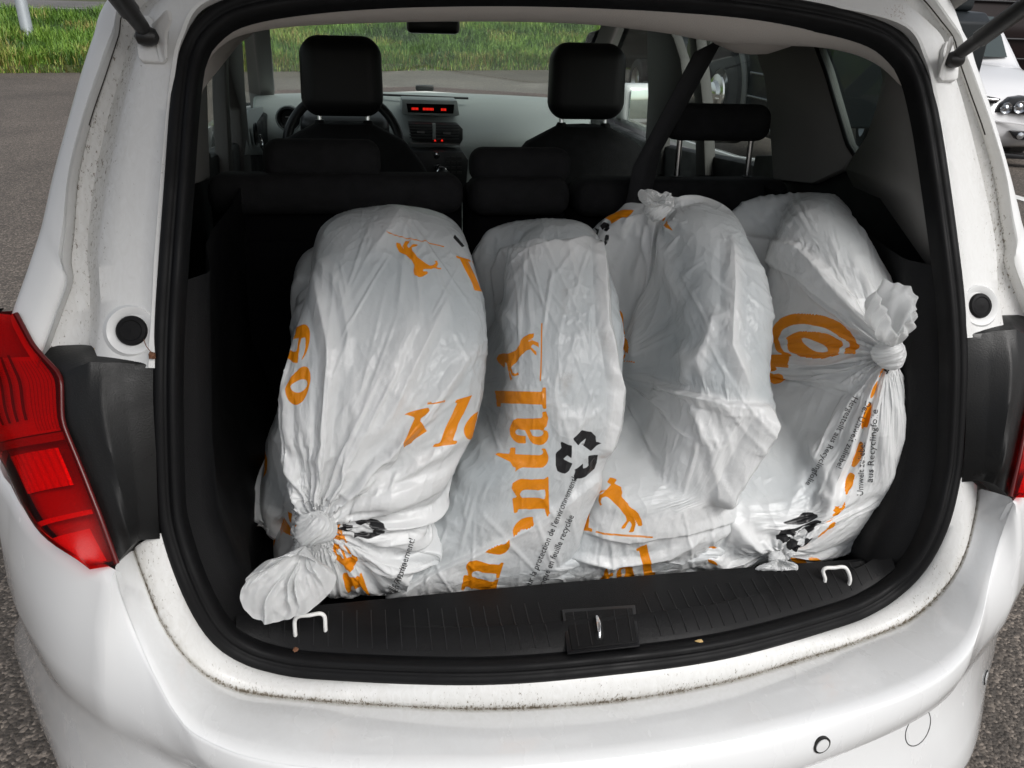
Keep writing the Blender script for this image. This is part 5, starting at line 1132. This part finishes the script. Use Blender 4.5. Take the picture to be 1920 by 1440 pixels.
S3 = dict(yc=.432, zc=.866, R=.266, seed=15, crease=1.1, n=(520, 336), slack=.016, slackvar=.06, maxh=.045,
    L=[(1225, 385), (1130, 395), (1097, 415), (1120, 450), (1145, 490), (1168, 530), (1172, 600), (1162, 700), (1150, 770), (1135, 830), (1110, 900), (1085, 980), (1052, 1040), (1060, 1075), (1100, 1120)],
    Rt=[(1225, 385), (1300, 393), (1360, 420), (1395, 450), (1425, 520), (1437, 590), (1436, 640), (1430, 700), (1442, 735), (1452, 752), (1432, 785), (1402, 840), (1375, 890), (1358, 925), (1372, 948), (1386, 964), (1340, 995), (1292, 1035), (1250, 1068), (1200, 1110)],
    gathers=[dict(px=(1222, 392), to=onY(1222, 380, .46), r=.14, core=.02, k=9, pull=.55)],
    folds=[dict(kind='ridge', line=[(1190, 430), (1225, 500), (1200, 620), (1195, 690)], w=22, h=.008), dict(kind='flap', line=[(1235, 706), (1300, 728), (1370, 745), (1448, 750)], w=110, h=.014, side=1, edge=5, ends=9),
           dict(kind='ridge', line=[(1370, 430), (1375, 530), (1372, 640), (1415, 745)], w=24, h=.010), dict(kind='ridge', line=[(1290, 690), (1330, 640), (1345, 560)], w=24, h=.006),
           dict(kind='ridge', line=[(1440, 752), (1390, 850), (1340, 935)], w=24, h=.022, ends=10, p=1.0), dict(kind='flap', line=[(1095, 985), (1180, 1000), (1290, 985), (1385, 962)], w=60, h=.006, side=-1, edge=4, ends=10),
           dict(kind='ridge', line=[(1240, 710), (1180, 790), (1150, 860)], w=26, h=.006), dict(kind='ridge', line=[(1300, 730), (1335, 840), (1340, 930)], w=18, h=.005),
           dict(kind='ridge', line=[(1060, 1030), (1150, 1045), (1250, 1030), (1330, 985)], w=14, h=.007)],
    loose=[(1300, 700, 120, .05), (1180, 1040, 90, .05), (1200, 450, 60, .05)])
S4 = dict(yc=.446, rays=[(1662, 666, [(108, 150, .8), (120, 260, 1.2), (129, 300, 1.), (138, 320, 1.2), (147, 300, 1.), (156, 260, .9), (166, 240, 1.1), (176, 220, .9), (186, 220, 1.), (197, 260, 1.), (208, 240, .9), (220, 230, .9), (232, 300, .8)], .0075), (1456, 1045, [(60, 240, 1.), (72, 220, 1.), (84, 180, .9), (96, 200, 1.), (108, 190, .9), (120, 170, 1.), (133, 170, 1.), (146, 160, 1.), (160, 170, .9), (48, 300, 1.), (36, 260, 1.), (24, 200, .9), (10, 140, .8)], .006)], zc=.870, R=.272, seed=21, crease=1.1, n=(520, 336), slack=.014, slackvar=.06, maxh=.035,
    L=[(1437, 342), (1385, 368), (1340, 410), (1370, 470), (1405, 560), (1405, 700), (1375, 800), (1335, 900), (1280, 1000), (1240, 1065), (1230, 1100)],
    Rt=[(1437, 342), (1500, 368), (1560, 415), (1605, 455), (1635, 505), (1650, 560), (1658, 640), (1680, 700), (1700, 780), (1708, 870), (1695, 940), (1640, 1000), (1560, 1040), (1500, 1070), (1470, 1100)],
    gathers=[dict(px=(1655, 668), to=onY(1664, 666, .195), r=.27, core=.03, k=13, pull=1.0, p=2.0), dict(px=(1455, 1040), to=onY(1456, 1045, .165), r=.20, core=.025, k=11, pull=1.0, p=2.0)],
    folds=[dict(kind='ridge', line=[(1640, 690), (1600, 800), (1560, 910), (1500, 990), (1465, 1040)], w=15, h=.014, p=1.0, ends=12), dict(kind='ridge', line=[(1655, 700), (1630, 800), (1590, 900), (1530, 985)], w=12, h=.009, p=1.0),
           dict(kind='flap', line=[(1420, 470), (1500, 500), (1560, 560), (1620, 640)], w=60, h=.010, side=-1, edge=6), dict(kind='flap', line=[(1340, 412), (1420, 440), (1500, 450), (1580, 520), (1640, 620)], w=60, h=.008, side=1, edge=6),
           dict(kind='flap', line=[(1425, 650), (1500, 640), (1580, 655), (1640, 665)], w=40, h=.008, side=-1, edge=4)],
    loose=[(1500, 420, 90, .05), (1650, 850, 60, .03), (1480, 950, 60, .03)])
S5 = dict(minw=.06, yc=.53, zc=.82, R=.225, box=0.0, sq=.9, seed=31, n=(260, 168), slack=.03, slackvar=.05, maxh=.03,
    L=[(630, 470), (600, 520), (570, 600), (542, 700), (518, 790), (500, 870), (485, 940), (476, 1000), (476, 1040), (490, 1080), (505, 1110)],
    Rt=[(660, 470), (660, 520), (650, 600), (630, 700), (610, 790), (600, 870), (600, 940), (600, 1000), (600, 1040), (590, 1080), (570, 1110)],
    gathers=[dict(px=(500, 985), to=onY(484, 985, .27), r=.10, core=.02, k=8, pull=.5)])
for k_, s_ in (('1', S1), ('2', S2), ('3', S3), ('4', S4), ('5', S5)): BAGS[k_] = build_bag(s_, None, None)

def finish(key, label, prints):
    r = BAGS[key]; root = empty('plastic_bag', (float(r['X'][..., 0].mean()), .40, .60), label, 'plastic bag', 'tied white plastic bags in the boot')
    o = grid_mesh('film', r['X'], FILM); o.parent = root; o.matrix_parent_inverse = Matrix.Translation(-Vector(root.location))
    orange = np.zeros(r['h'].shape); black = np.zeros(r['h'].shape); smu = np.zeros(r['h'].shape)
    prints(r, r['q0'], r['front'], orange, black, smu)
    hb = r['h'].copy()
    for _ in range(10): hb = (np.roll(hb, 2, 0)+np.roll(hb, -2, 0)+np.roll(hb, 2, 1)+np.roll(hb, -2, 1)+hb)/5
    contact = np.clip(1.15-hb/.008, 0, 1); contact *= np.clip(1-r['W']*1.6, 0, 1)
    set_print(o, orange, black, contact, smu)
    return root, o
def line_y(q, pts): p = np.array(sorted(pts)); return np.interp(q[..., 0], p[:, 0], p[:, 1])
def pr1(r, q, fr, o, b, s):
    stamp(o, q, fr, [HORSE, HLINE], [], (830, 455), (-104, -16), (-6, 68))
    word(o, q, fr, 'tal', (960, 500), (-.95, -.22), (.45, .9), 49)
    word(o, q, fr, 'le', (848, 797), (1, -.02), (.30, -1), 58)
    stamp(o, q, fr, [[(785, 730), (825, 724), (827, 730), (812, 742), (835, 766), (800, 790), (790, 775), (806, 738)], [(823, 715), (856, 717), (856, 721), (823, 719)]], [], (0, 0), (1, 0), (0, 1))
    stamp(o, q, fr, GL['e'][1], GL['e'][2], (590, 572), (-12, 58), (-34, 8)); stamp(o, q, fr, GL['o'][1], GL['o'][2], (590, 632), (-14, 56), (-36, 6))
    word(o, q, fr, 'nent', (726, 1165), (-.08, -1), (-1, .12), 54)
    word(o, q, fr, 'nte', (462, 1045), (.86, -.5), (-.3, -.95), 42)
    for p in RECY: stamp(b, q, fr, [p], [], (698, 1012), (98, 2), (8, -58))
    stamp(b, q, fr, [[(848, 436), (866, 456), (861, 459), (845, 442)]], [], (0, 0), (1, 0), (0, 1))
def pr2(r, q, fr, o, b, s):
    fl = line_y(q, [(700, 1122), (820, 1058), (900, 1020), (985, 978), (1050, 935), (1125, 876)]); up_ = q[..., 1] < fl; dn = ~up_
    word(o, q, fr, 'nental', (1032, 1102), (-.018, -1), (-1, .0), 68, up_)
    word(o, q, fr, 'ontin', (905, 1180), (.27, -.96), (-.96, -.27), 66, dn)
    stamp(o, q, fr, [HORSE, HLINE], [], (1020, 705), (0, -106), (-86, 0))
    for p in RECY: stamp(b, q, fr, [p], [], (1041, 893), (83, -2), (2, -98))
    for (x, y, w, h, a) in ((1062, 695, 14, 22, .9), (1052, 740, 26, 14, .7), (1110, 632, 40, 26, .45), (1060, 560, 8, 70, .3), (960, 985, 30, 14, .35)): s += a*np.exp(-((q[..., 0]-x)/w)**2-((q[..., 1]-y)/h)**2)*fr
def pr3(r, q, fr, o, b, s):
    stamp(o, q, fr, [HORSE, HLINE], [], (1124, 988), (98, 2), (0, -106)); stamp(o, q, fr, GL['l'][1], [], (1082, 983), (58, 2), (6, -64))
    stamp(o, q, fr, [HORSE, HLINE], [], (1138, 668), (66, 6), (2, -96)); word(o, q, fr, 'tal', (1130, 1120), (.88, -.46), (-.2, -1), 48)
    stamp(o, q, fr, [[(1120, 404), (1150, 395), (1184, 396), (1172, 412), (1146, 424), (1140, 414)], [(1092, 416), (1108, 404), (1126, 398), (1112, 412)], [(1240, 412), (1262, 420), (1268, 432), (1246, 424)]], [], (0, 0), (1, 0), (0, 1))
    for p in RECY: stamp(b, q, fr, [p], [], (1112, 466), (34, 4), (0, -52))
def pr4(r, q, fr, o, b, s):
    top = q[..., 1] < 652
    stamp(o, q, fr, [arc(1504, 618, 60, 58, 0, 350, 34)], [arc(1500, 622, 46, 42, 0, 350, 30)], (0, 0), (1, 0), (0, 1), top)
    th = math.radians(38); slot = [(1502+22*math.cos(a)*math.cos(th)-8*math.sin(a)*math.sin(th), 624+22*math.cos(a)*math.sin(th)+8*math.sin(a)*math.cos(th)) for a in np.linspace(0, 2*np.pi, 18, endpoint=False)]
    stamp(o, q, fr, [arc(1500, 626, 36, 34, 0, 350, 28)], [slot], (0, 0), (1, 0), (0, 1), top)
    stamp(o, q, fr, [[(1436, 655), (1464, 650), (1470, 680), (1450, 678), (1450, 688), (1436, 690)], [(1432, 692), (1446, 690), (1446, 706), (1440, 716), (1426, 716)], arc(1452, 707, 12, 14, 0, 345, 16)], [], (0, 0), (1, 0), (0, 1))
    for p in RECY: stamp(b, q, fr, [p], [], (1446, 992), (84, 8), (8, -68))
    for p in RECY: stamp(b, q, fr, [p], [], (1634, 752), (40, 2), (4, -62))
    for (x, y, rx, ry, a) in ((1628, 735, 6, 18, 8), (1618, 772, 6, 16, 12), (1608, 815, 10, 22, 14), (1594, 868, 6, 18, 22), (1584, 902, 6, 14, 22), (1558, 938, 8, 13, 10), (1572, 934, 5, 13, 20), (1556, 968, 12, 8, -30), (1566, 958, 8, 9, 0), (1530, 992, 12, 5, -35), (1508, 1000, 8, 4, -35), (1492, 1022, 12, 6, -30), (1470, 1038, 12, 5, -20), (1520, 1040, 16, 7, 5), (1550, 1030, 10, 5, -10), (1330, 1008, 12, 4, 25), (1320, 1030, 10, 4, 20), (1690, 672, 7, 14, 0), (1694, 700, 6, 16, 10)):
        c_, s_ = math.cos(math.radians(a)), math.sin(math.radians(a)); stamp(o, q, fr, [[(x+u*c_-v*s_, y+u*s_+v*c_) for u, v in arc(0, 0, rx, ry, 0, 340, 14)]], [], (0, 0), (1, 0), (0, 1))
def pr5(r, q, fr, o, b, s):
    stamp(o, q, fr, GL['e'][1], GL['e'][2], (512, 832), (-12, 56), (-30, 4)); word(o, q, fr, 'nt', (455, 1050), (.8, -.5), (-.3, -.95), 34)
def film_child(name, G, parent, prints=None):
    o = grid_mesh(name, G, THIN, False); o.parent = parent; o.matrix_parent_inverse = Matrix.Translation(-Vector(parent.location))
    n = len(o.data.vertices); set_print(o, np.zeros(n), np.zeros(n), np.zeros(n)); return o
def knot(parent, px, py, Y, rx, ry, seed=1, tilt=0.0):
    c = onY(px, py, Y); n = 72; m_ = 110; G = np.zeros((m_+1, n, 3)); k = (Y-CAM[1])/ray(px, py)[1]/FPX
    for i in range(m_+1):
        for j in range(n):
            th = math.pi*(j+.02)/(n-.96); a = 2*math.pi*i/m_
            tw = a*4+th*5.0+seed+.5*math.sin(2*a+seed); rr = .95+.07*abs(math.sin(tw))+.07*abs(math.sin(tw*1.7+2.3*th+1.3*math.sin(3*a)))+.05*abs(math.sin(4*th+3*a+seed))+.08*math.sin(2*a+th*3+seed)+.05*math.sin(3*a-2*th+seed)
            p = np.array([rr*rx*k*math.sin(th)*math.cos(a), rr*.8*rx*k*math.sin(th)*math.sin(a), rr*ry*k*math.cos(th)]); ct, st = math.cos(tilt), math.sin(tilt)
            G[i, j] = c+np.array([p[0]*ct-p[2]*st, p[1], p[0]*st+p[2]*ct])
    return film_child('knot', G, parent)
def fan(parent, neck, Yn, outline, Yo, pleats=9, amp=.007, seed=1, name='tail', back=.012, curl=0.0):
    """gathered end of the bag: film flaring from the knot, seen as two layers"""
    na, nr = 160, 44; pts = [onY(*p, Y) for p, Y in zip(outline, np.broadcast_to(Yo, len(outline)))]; rim = crv(pts, na+1, closed=False); nk = onY(*neck, Yn)
    view = -(_f); rs2 = np.random.RandomState(seed)
    ca = np.sort(rs2.uniform(0, 1, pleats)); hh = rs2.uniform(.25, 1.0, pleats)*np.where(rs2.rand(pleats) < .3, -.6, 1); ww = rs2.uniform(.015, .06, pleats); sk = rs2.normal(0, .05, pleats); r0 = rs2.uniform(-.2, .45, pleats)
    A_, T_ = np.meshgrid(np.linspace(0, 1, na+1), np.linspace(0, 1, nr), indexing='ij')
    H = np.zeros_like(A_)
    for c_, h_, w_, k_, q_ in zip(ca, hh, ww, sk, r0): H += h_*np.clip(1-np.abs(A_-c_-k_*T_+.02*np.sin(T_*7+c_*9))/(w_*(.4+.6*T_)), 0, 1)**1.1*np.clip((T_-q_)*4, 0, 1)*np.clip(T_*3, 0, 1)*(1.1-.5*T_)
    n1 = fbm(A_*9+3, T_*3.5+5, seed+3, 2); n2 = fbm(A_*22+3, T_*8+5, seed+4, 2)
    H = amp*1.5*H+.010*(1-np.abs(2*n1-1))*np.sin(np.pi*np.clip(T_, 0, .97))+.0035*(1-np.abs(2*n2-1))*T_+.014*np.sin(math.pi*T_*.85)+curl*T_**3
    rim = rim+(rim-nk)*(.10*(fbm(np.linspace(0, 14, na+1), np.zeros(na+1)+.5, seed+9, 2)-.5))[:, None]
    G = rim[:, None]*T_[..., None]+nk*(1-T_[..., None])+view[None, None]*H[..., None]
    G[:, 0] = nk
    return film_child(name, G, parent)
BG = 'tied white plastic bags in the boot'
root1, f1 = finish('1', 'big white bag at left with its knotted end hanging over the boot sill', pr1)
root2, f2 = finish('2', 'white bag with large orange lettering running upwards, beside the big knotted bag', pr2)
root3, f3 = finish('3', 'white bag knotted at its top, with a pointed loose fold at its right', pr3)
root4, f4 = finish('4', 'white bag at right knotted against the boot wall, with a looped tail', pr4)
root5, f5 = finish('5', 'shaded plastic bag wedged against the left boot wall behind the biggest bag', pr5)
def bvh_of(o): 
    me = o.data; co = np.empty(len(me.vertices)*3, np.float32); me.vertices.foreach_get('co', co); li = np.empty(len(me.loops), np.int32); me.loops.foreach_get('vertex_index', li)
    return BVHTree.FromPolygons(co.reshape(-1, 3).tolist(), li.reshape(-1, 4).tolist())
def texts(root, f, items):
    bv = bvh_of(f)
    for (t_, a_, e_, h_, c_) in items:
        o = drape_text(root, bv, t_, a_, e_, h_, curve=c_); o.matrix_parent_inverse = Matrix.Translation(-Vector(root.location))
texts(root2, f2, [("Pour la protection de l'environnement!", (990, 1112), (1082, 897), 17, 0.0), ('Fabriqué en feuille recyclée', (1012, 1118), (1076, 968), 17, 0.0)])
texts(root4, f4, [('Hergestellt aus Recyclingfolie', (1600, 742), (1520, 912), 16, -.06), ('Der Umwelt zuliebe!', (1624, 750), (1574, 878), 16, -.05), ('Umwelt zuliebe!', (1618, 930), (1622, 830), 17, 0), ('aus Recyclingfolie', (1636, 905), (1646, 768), 17, 0)])
texts(root1, f1, [("l'environnement!", (742, 1120), (778, 1012), 18, 0), ('feuille recyclée', (728, 1122), (764, 1060), 16, 0)])
knot(root1, 592, 990, .128, 36, 30, 1, .25)
fan(root1, (572, 1022), .120, [(560, 1040), (505, 1048), (470, 1080), (456, 1110), (464, 1140), (486, 1157), (520, 1161), (560, 1150), (600, 1128), (634, 1082), (610, 1052), (588, 1040), (575, 1034)], (.12, .105, .09, .085, .08, .08, .08, .085, .09, .105, .115, .12, .122), 16, .014, 4)
knot(root4, 1668, 664, .182, 30, 26, 3, -.3)
def loop_tail():
    c0 = onY(1668, 650, .182); rimc = onY(1682, 575, .115); na, nr = 120, 40; G = np.zeros((na+1, nr, 3)); k = .97/FPX*1.06; ex = _r; ez = _u*.95+_f*.3
    for i in range(na+1):
        a = 2*math.pi*i/na; wob = 1+.09*math.sin(3*a+1)+.06*abs(math.sin(4.5*a))+.04*math.sin(11*a)
        rim = rimc+ex*(30*k*wob*math.cos(a))+ez*(54*k*wob*math.sin(a))-_f*(.012*math.sin(2*a+.5))
        for j in range(nr):
            t = j/(nr-1); g = t**.62; p = c0*(1-g)+rim*g; out = (ex*math.cos(a)+ez*math.sin(a)*.4); p = p+out*(.016*math.sin(math.pi*min(t*1.1, 1)))+_f*(.022*math.sin(math.pi*t)*(.6+.4*math.sin(a)))
            p = p+out*(.0035*math.sin(a*11+2*math.sin(a*3))*(1-t)*min(1, t*6)+.0022*(1-2*abs(math.sin(a*5+t*4+1.5*math.sin(a*2))))*min(1, t*3)); G[i, j] = p
    return film_child('tail', G, root4)
loop_tail()
knot(root3, 1232, 392, .40, 24, 20, 5, .2)
fan(root3, (1226, 385), .40, [(1240, 392), (1214, 392), (1198, 378), (1195, 364), (1208, 357), (1226, 360), (1238, 366), (1247, 362), (1260, 374), (1262, 392)], .40, 10, .008, 8)
fan(root4, (1456, 1046), .152, [(1446, 1050), (1420, 1058), (1414, 1066), (1440, 1070), (1468, 1070), (1492, 1066), (1488, 1054), (1470, 1048)], .142, 10, .006, 12)
knot(root4, 1456, 1046, .153, 15, 12, 7)

# ================================================================== other vehicles in the car park
CLEAN = mat('clean_white_paint', (0.74, 0.74, 0.75), 0.25, coat=0.6); DARKP = mat('dark_blue_paint', (0.010, 0.013, 0.015), 0.35, spec=0.3); MAROON = mat('maroon_paint', (0.007, 0.002, 0.002), 0.5, spec=0.2)
CGLASS = mat('car_glass', (0.05, 0.065, 0.065), 0.06); LAMPG = mat('headlamp_chrome', (0.55, 0.57, 0.6), 0.15, 0.9); BLK = mat('gloss_black', (0.01, 0.01, 0.012), 0.3)
def car_body(root, xc, prof, hw, m, nose=.25, sgn=1):
    """prof = [(y, z, width factor)] round the outline seen from the side, front first"""
    ss_ = np.linspace(-1, 1, 33); P = crv([(y, z, w) for y, z, w in prof], 90); G = []
    for y, z, w in P:
        G.append([(xc+hw*w*s_*(1-.04*s_*s_), y+sgn*nose*(s_**2)*max(0, 1-abs(y-prof[0][0])/1.2), z-.05*s_**4*(z > .7)) for s_ in ss_])
    o = sheet('body', np.array(G), m, None, thick=.01); o.parent = root; return o
# -- white car nose-on at the right
wc = empty('parked_white_car', (0, 0, 0), 'small white car parked nose-on at the right edge of the picture', 'car')
xc = 5.80
car_body(wc, xc, [(7.00, .17, .93), (6.88, .24, .96), (6.83, .36, .98), (6.84, .50, .98), (6.90, .60, .97), (6.98, .68, .96), (7.25, .80, .96), (7.75, .90, .97), (8.05, .94, .96), (8.35, 1.14, .88), (8.65, 1.34, .80), (8.9, 1.42, .76), (9.6, 1.45, .75), (10.3, 1.40, .75), (10.8, 1.05, .90), (10.9, .6, .95), (10.8, .25, .92)], .85, CLEAN)
def on_nose(pxs, Y, th, nm, m, bev=.004): o = prism(nm, [onY(*p, Y) for p in pxs], (0, th, 0), m, None, bev); o.parent = wc; return o
on_nose([(1858, 181), (1884, 186), (1876, 195), (1862, 196), (1845, 188)], 6.86, .2, 'grille', BLK)
o = tube('grille_bar', [onY(1850, 186, 6.855), onY(1880, 188, 6.855)], .012, CHROME, None, 8); o.parent = wc
hl = on_nose([(1874, 211), (1884, 196), (1903, 184), (1925, 181), (1950, 184), (1955, 206), (1925, 214)], 6.85, .3, 'headlight', BLK, .008)
for (px, py, r_) in ((1893, 203, .055), (1914, 200, .06)):
    c = onY(px, py, 6.84); o = lathe('headlight_reflector', [(r_, .0), (r_*.93, -.010), (r_*.6, .006), (r_*.35, -.004), (0, -.012)], c, (0, 1, 0), LAMPG, None, 24); o.parent = wc
on_nose([(1899, 245), (1930, 246), (1945, 262), (1908, 260)], 6.82, .2, 'fog_lamp_recess', BLK)
c = onY(1914, 253, 6.815); o = lathe('fog_lamp', [(.035, 0), (.03, -.006), (0, -.012)], c, (0, 1, 0), LAMPG, None, 20); o.parent = wc
on_nose([(1840, 223), (1950, 232), (1950, 236), (1840, 227)], 6.825, .02, 'bumper_crease', MATS['clean_white_paint'])
on_nose([(1800, 283), (1960, 290), (1960, 297), (1800, 292)], 6.86, .2, 'lower_grille', BLK)
G = np.array([[(xc+x*.66*(1-.02*x*x), 8.02+.14*x*x, .965) for x in np.linspace(-1, 1, 17)], [(xc+x*.62, 8.32+.10*x*x, 1.17) for x in np.linspace(-1, 1, 17)], [(xc+x*.58, 8.62+.08*x*x, 1.365) for x in np.linspace(-1, 1, 17)]])
o = sheet('windscreen', G+np.array([0, -.025, .02]), CGLASS, None); o.parent = wc
for sx in (-1, 1):
    for y in (7.65, 10.1): w_ = wheel(None, (xc+sx*.74, y, .30), .30, .19, (sx, 0, 0)); w_.parent = wc
# -- dark pick-up alongside, seen through the side windows
dc = empty('dark_pickup', (0, 0, 0), 'dark four-wheel drive with a chrome wheel hub, seen through the right side windows', 'car')
X0, X1 = 3.3, 4.6
def arch(yc_, r_, z0): return [(yc_+r_*math.cos(a), z0+r_*math.sin(a)) for a in np.linspace(0, math.pi, 14)]
hub = onX(1348, 176, X0-.02); yw = hub[1]; zw = hub[2]; RW = .47
side = [(yw-1.95, .55), (yw-1.95, 1.35), (yw-1.85, 1.42), (yw-1.2, 1.45), (yw+.9, 1.38), (yw+1.05, 1.2), (yw+1.1, .6)]+arch(yw, RW+.10, zw-.02)+[(yw-.6, .55)]
pts = [(X0, y, z) for y, z in side]
o = prism('body', pts, (X1-X0, 0, 0), DARKP, None, .04, 3); o.parent = dc
cab = [(yw-1.85, 1.42), (yw-1.75, 2.02), (yw-.9, 2.02), (yw-.35, 1.42)]
o = prism('cab', [(X0+.10, y, z) for y, z in cab], (X1-X0-.2, 0, 0), DARKP, None, .05, 3); o.parent = dc
o = prism('side_window', [(X0+.08, y, z) for y, z in ((yw-1.7, 1.50), (yw-1.62, 1.92), (yw-1.0, 1.92), (yw-.62, 1.50))], (.03, 0, 0), CGLASS, None, .01); o.parent = dc
for z in (.66, .86, 1.06, 1.22):
    o = tube('side_moulding', [(X0-.006, yw-1.9, z), (X0-.006, yw-.62, z-.01)], .014, mat('moulding_grey', (0.12, 0.13, 0.13), 0.25, 0.5), None, 8); o.parent = dc
o = tube('running_board', [(X0-.10, yw-1.85, .44), (X0-.10, yw-.75, .44)], .06, BLK, None, 12); o.parent = dc
P = [(X0-.012, yw+(RW+.10)*math.cos(a), zw-.02+(RW+.10)*math.sin(a)) for a in np.linspace(-.1, math.pi+.1, 30)]
o = tube('wheel_arch_trim', P, .03, mat('arch_grey', (0.10, 0.105, 0.10), 0.35), None, 10); o.parent = dc
w_ = wheel(None, (X0+.10, yw, zw), RW, .26, (-1, 0, 0), .5, STEEL); w_.parent = dc
o = lathe('hub_cap', [(.19, .145), (.185, .16), (.13, .17), (.11, .20), (.07, .215), (0, .22)], (X0+.10, yw, zw), (-1, 0, 0), CHROME, None, 30); o.parent = dc
for k in range(8):
    a = k*math.pi/4; o = lathe('wheel_hole', [(.018, 0), (0, .004)], (X0-.062, yw+.15*math.cos(a), zw+.15*math.sin(a)), (-1, 0, 0), BLK, None, 10); o.parent = w_
for y in (yw+2.9,)[:0]: w2 = wheel(None, (X0+.10, y, zw), RW, .26, (-1, 0, 0), .5, STEEL); w2.parent = dc
# -- another dark car further ahead on the right
fc = empty('dark_car_ahead', (0, 0, 0), 'dark car parked ahead at right beyond the front passenger headrest', 'car')
car_body(fc, 4.75, [(11.2, .25, .93), (11.0, .45, .97), (11.05, .85, .96), (11.5, .98, .95), (12.1, 1.38, .78), (13.3, 1.45, .75), (14.3, 1.0, .92), (15.1, .85, .95), (15.3, .5, .95), (15.2, .25, .92)], .88, DARKP)
G = np.array([[(4.75+x*.74, 11.48+.12*x*x, 1.02) for x in np.linspace(-1, 1, 11)], [(4.75+x*.62, 12.05+.1*x*x, 1.38) for x in np.linspace(-1, 1, 11)]])
o = sheet('rear_window', G+np.array([0, -.03, .02]), CGLASS, None); o.parent = fc
o = prism('side_window', [(3.95, 12.3, 1.05), (4.06, 12.5, 1.36), (4.06, 13.3, 1.37), (3.95, 14.1, 1.03)], (.03, 0, 0), CGLASS, None, 0); o.parent = fc
for sx in (-1, 1):
    for y in (11.9, 14.4): w_ = wheel(None, (4.75+sx*.78, y, .31), .31, .2, (sx, 0, 0)); w_.parent = fc
# -- maroon van beyond the white car
vn = empty('maroon_van', (0, 0, 0), 'very dark maroon van standing behind the small white car', 'van')
o = prism('body', [(6.1, 12.3, .3), (6.1, 12.25, 1.2), (6.1, 12.35, 1.5), (6.1, 12.6, 2.5), (6.1, 17, 2.5), (6.1, 17.1, .3)], (7.5, 0, 0), MAROON, None, .06, 3); o.parent = vn
for z in (.75, 1.05, 1.6): o = tube('side_moulding', [(6.2, 12.22+.12*(z > 1.3), z), (13.5, 12.22+.12*(z > 1.3), z)], .02, BLK, None, 8); o.parent = vn
for x in (6.9, 12.8): w_ = wheel(None, (x, 12.9, .33), .33, .22, (0, -1, 0)); w_.parent = vn
th_ = math.radians(-20); pv = np.array([xc, 6.9]); wc.rotation_euler = (0, 0, th_)      # the small car stands at an angle
wc.location = (pv[0]-(pv[0]*math.cos(th_)-pv[1]*math.sin(th_)), pv[1]-(pv[0]*math.sin(th_)+pv[1]*math.cos(th_))+.10, 0)
# ================================================================== small litter on the car
def litter(name, c, s, m, label, cat, seed):
    r_ = np.random.RandomState(seed); bm = bmesh.new(); bmesh.ops.create_icosphere(bm, subdivisions=2, radius=1)
    for v in bm.verts: k = 1+r_.uniform(-.3, .25); v.co = Vector((c[0]+v.co.x*s[0]*k, c[1]+v.co.y*s[1]*k, c[2]+v.co.z*s[2]*k))
    me = bpy.data.meshes.new(name); bm.to_mesh(me); bm.free(); me.materials.append(m); o_ = bpy.data.objects.new(name, me); link(o_); tag(o_, label, cat); return o_
BROWN = mat('dry_brown', (0.16, 0.07, 0.035), .8, var=.4, vscale=300); STRAW = mat('dry_straw', (.55, .38, .16), .8)
pb_ = onT(285, 667, -.022); bry = litter('dried_berry', pb_, (.0042, .004, .0045), BROWN, 'small dried berry stuck beside the left edge of the rubber seal', 'berry', 2)
o = tube('stalk', crv([pb_+np.array([0, 0, .004]), pb_+np.array([-.004, -.001, .012]), pb_+np.array([-.006, 0, .020])], 8), .0005, BROWN, bry, 5)
def on_trim(x, f): return on_sill(x, f)
a_ = onZ(1311, 1203, .664); litter('leaf_scrap', a_+np.array([0, 0, .001]), (.0055, .003, .0012), STRAW, 'pale yellow leaf scrap on the black sill at right of the latch', 'leaf scrap', 3)
a_ = onZ(554, 1219, .662); litter('bark_crumb', a_+np.array([0, 0, .001]), (.0035, .004, .002), BROWN, 'brown bark crumb on the black sill below the left lashing eye', 'crumb', 4)
for (x, y, k) in ((217, 668, 5), (180, 653, 6)):
    a_ = onT(x, y, .012); litter('leaf_scrap', a_, (.0025, .002, .001), STRAW, ('tiny yellow leaf scrap on the left black cover, nearer the seal' if k == 5 else 'tiny yellow leaf scrap on the left black cover, further from the seal'), 'leaf scrap', k)
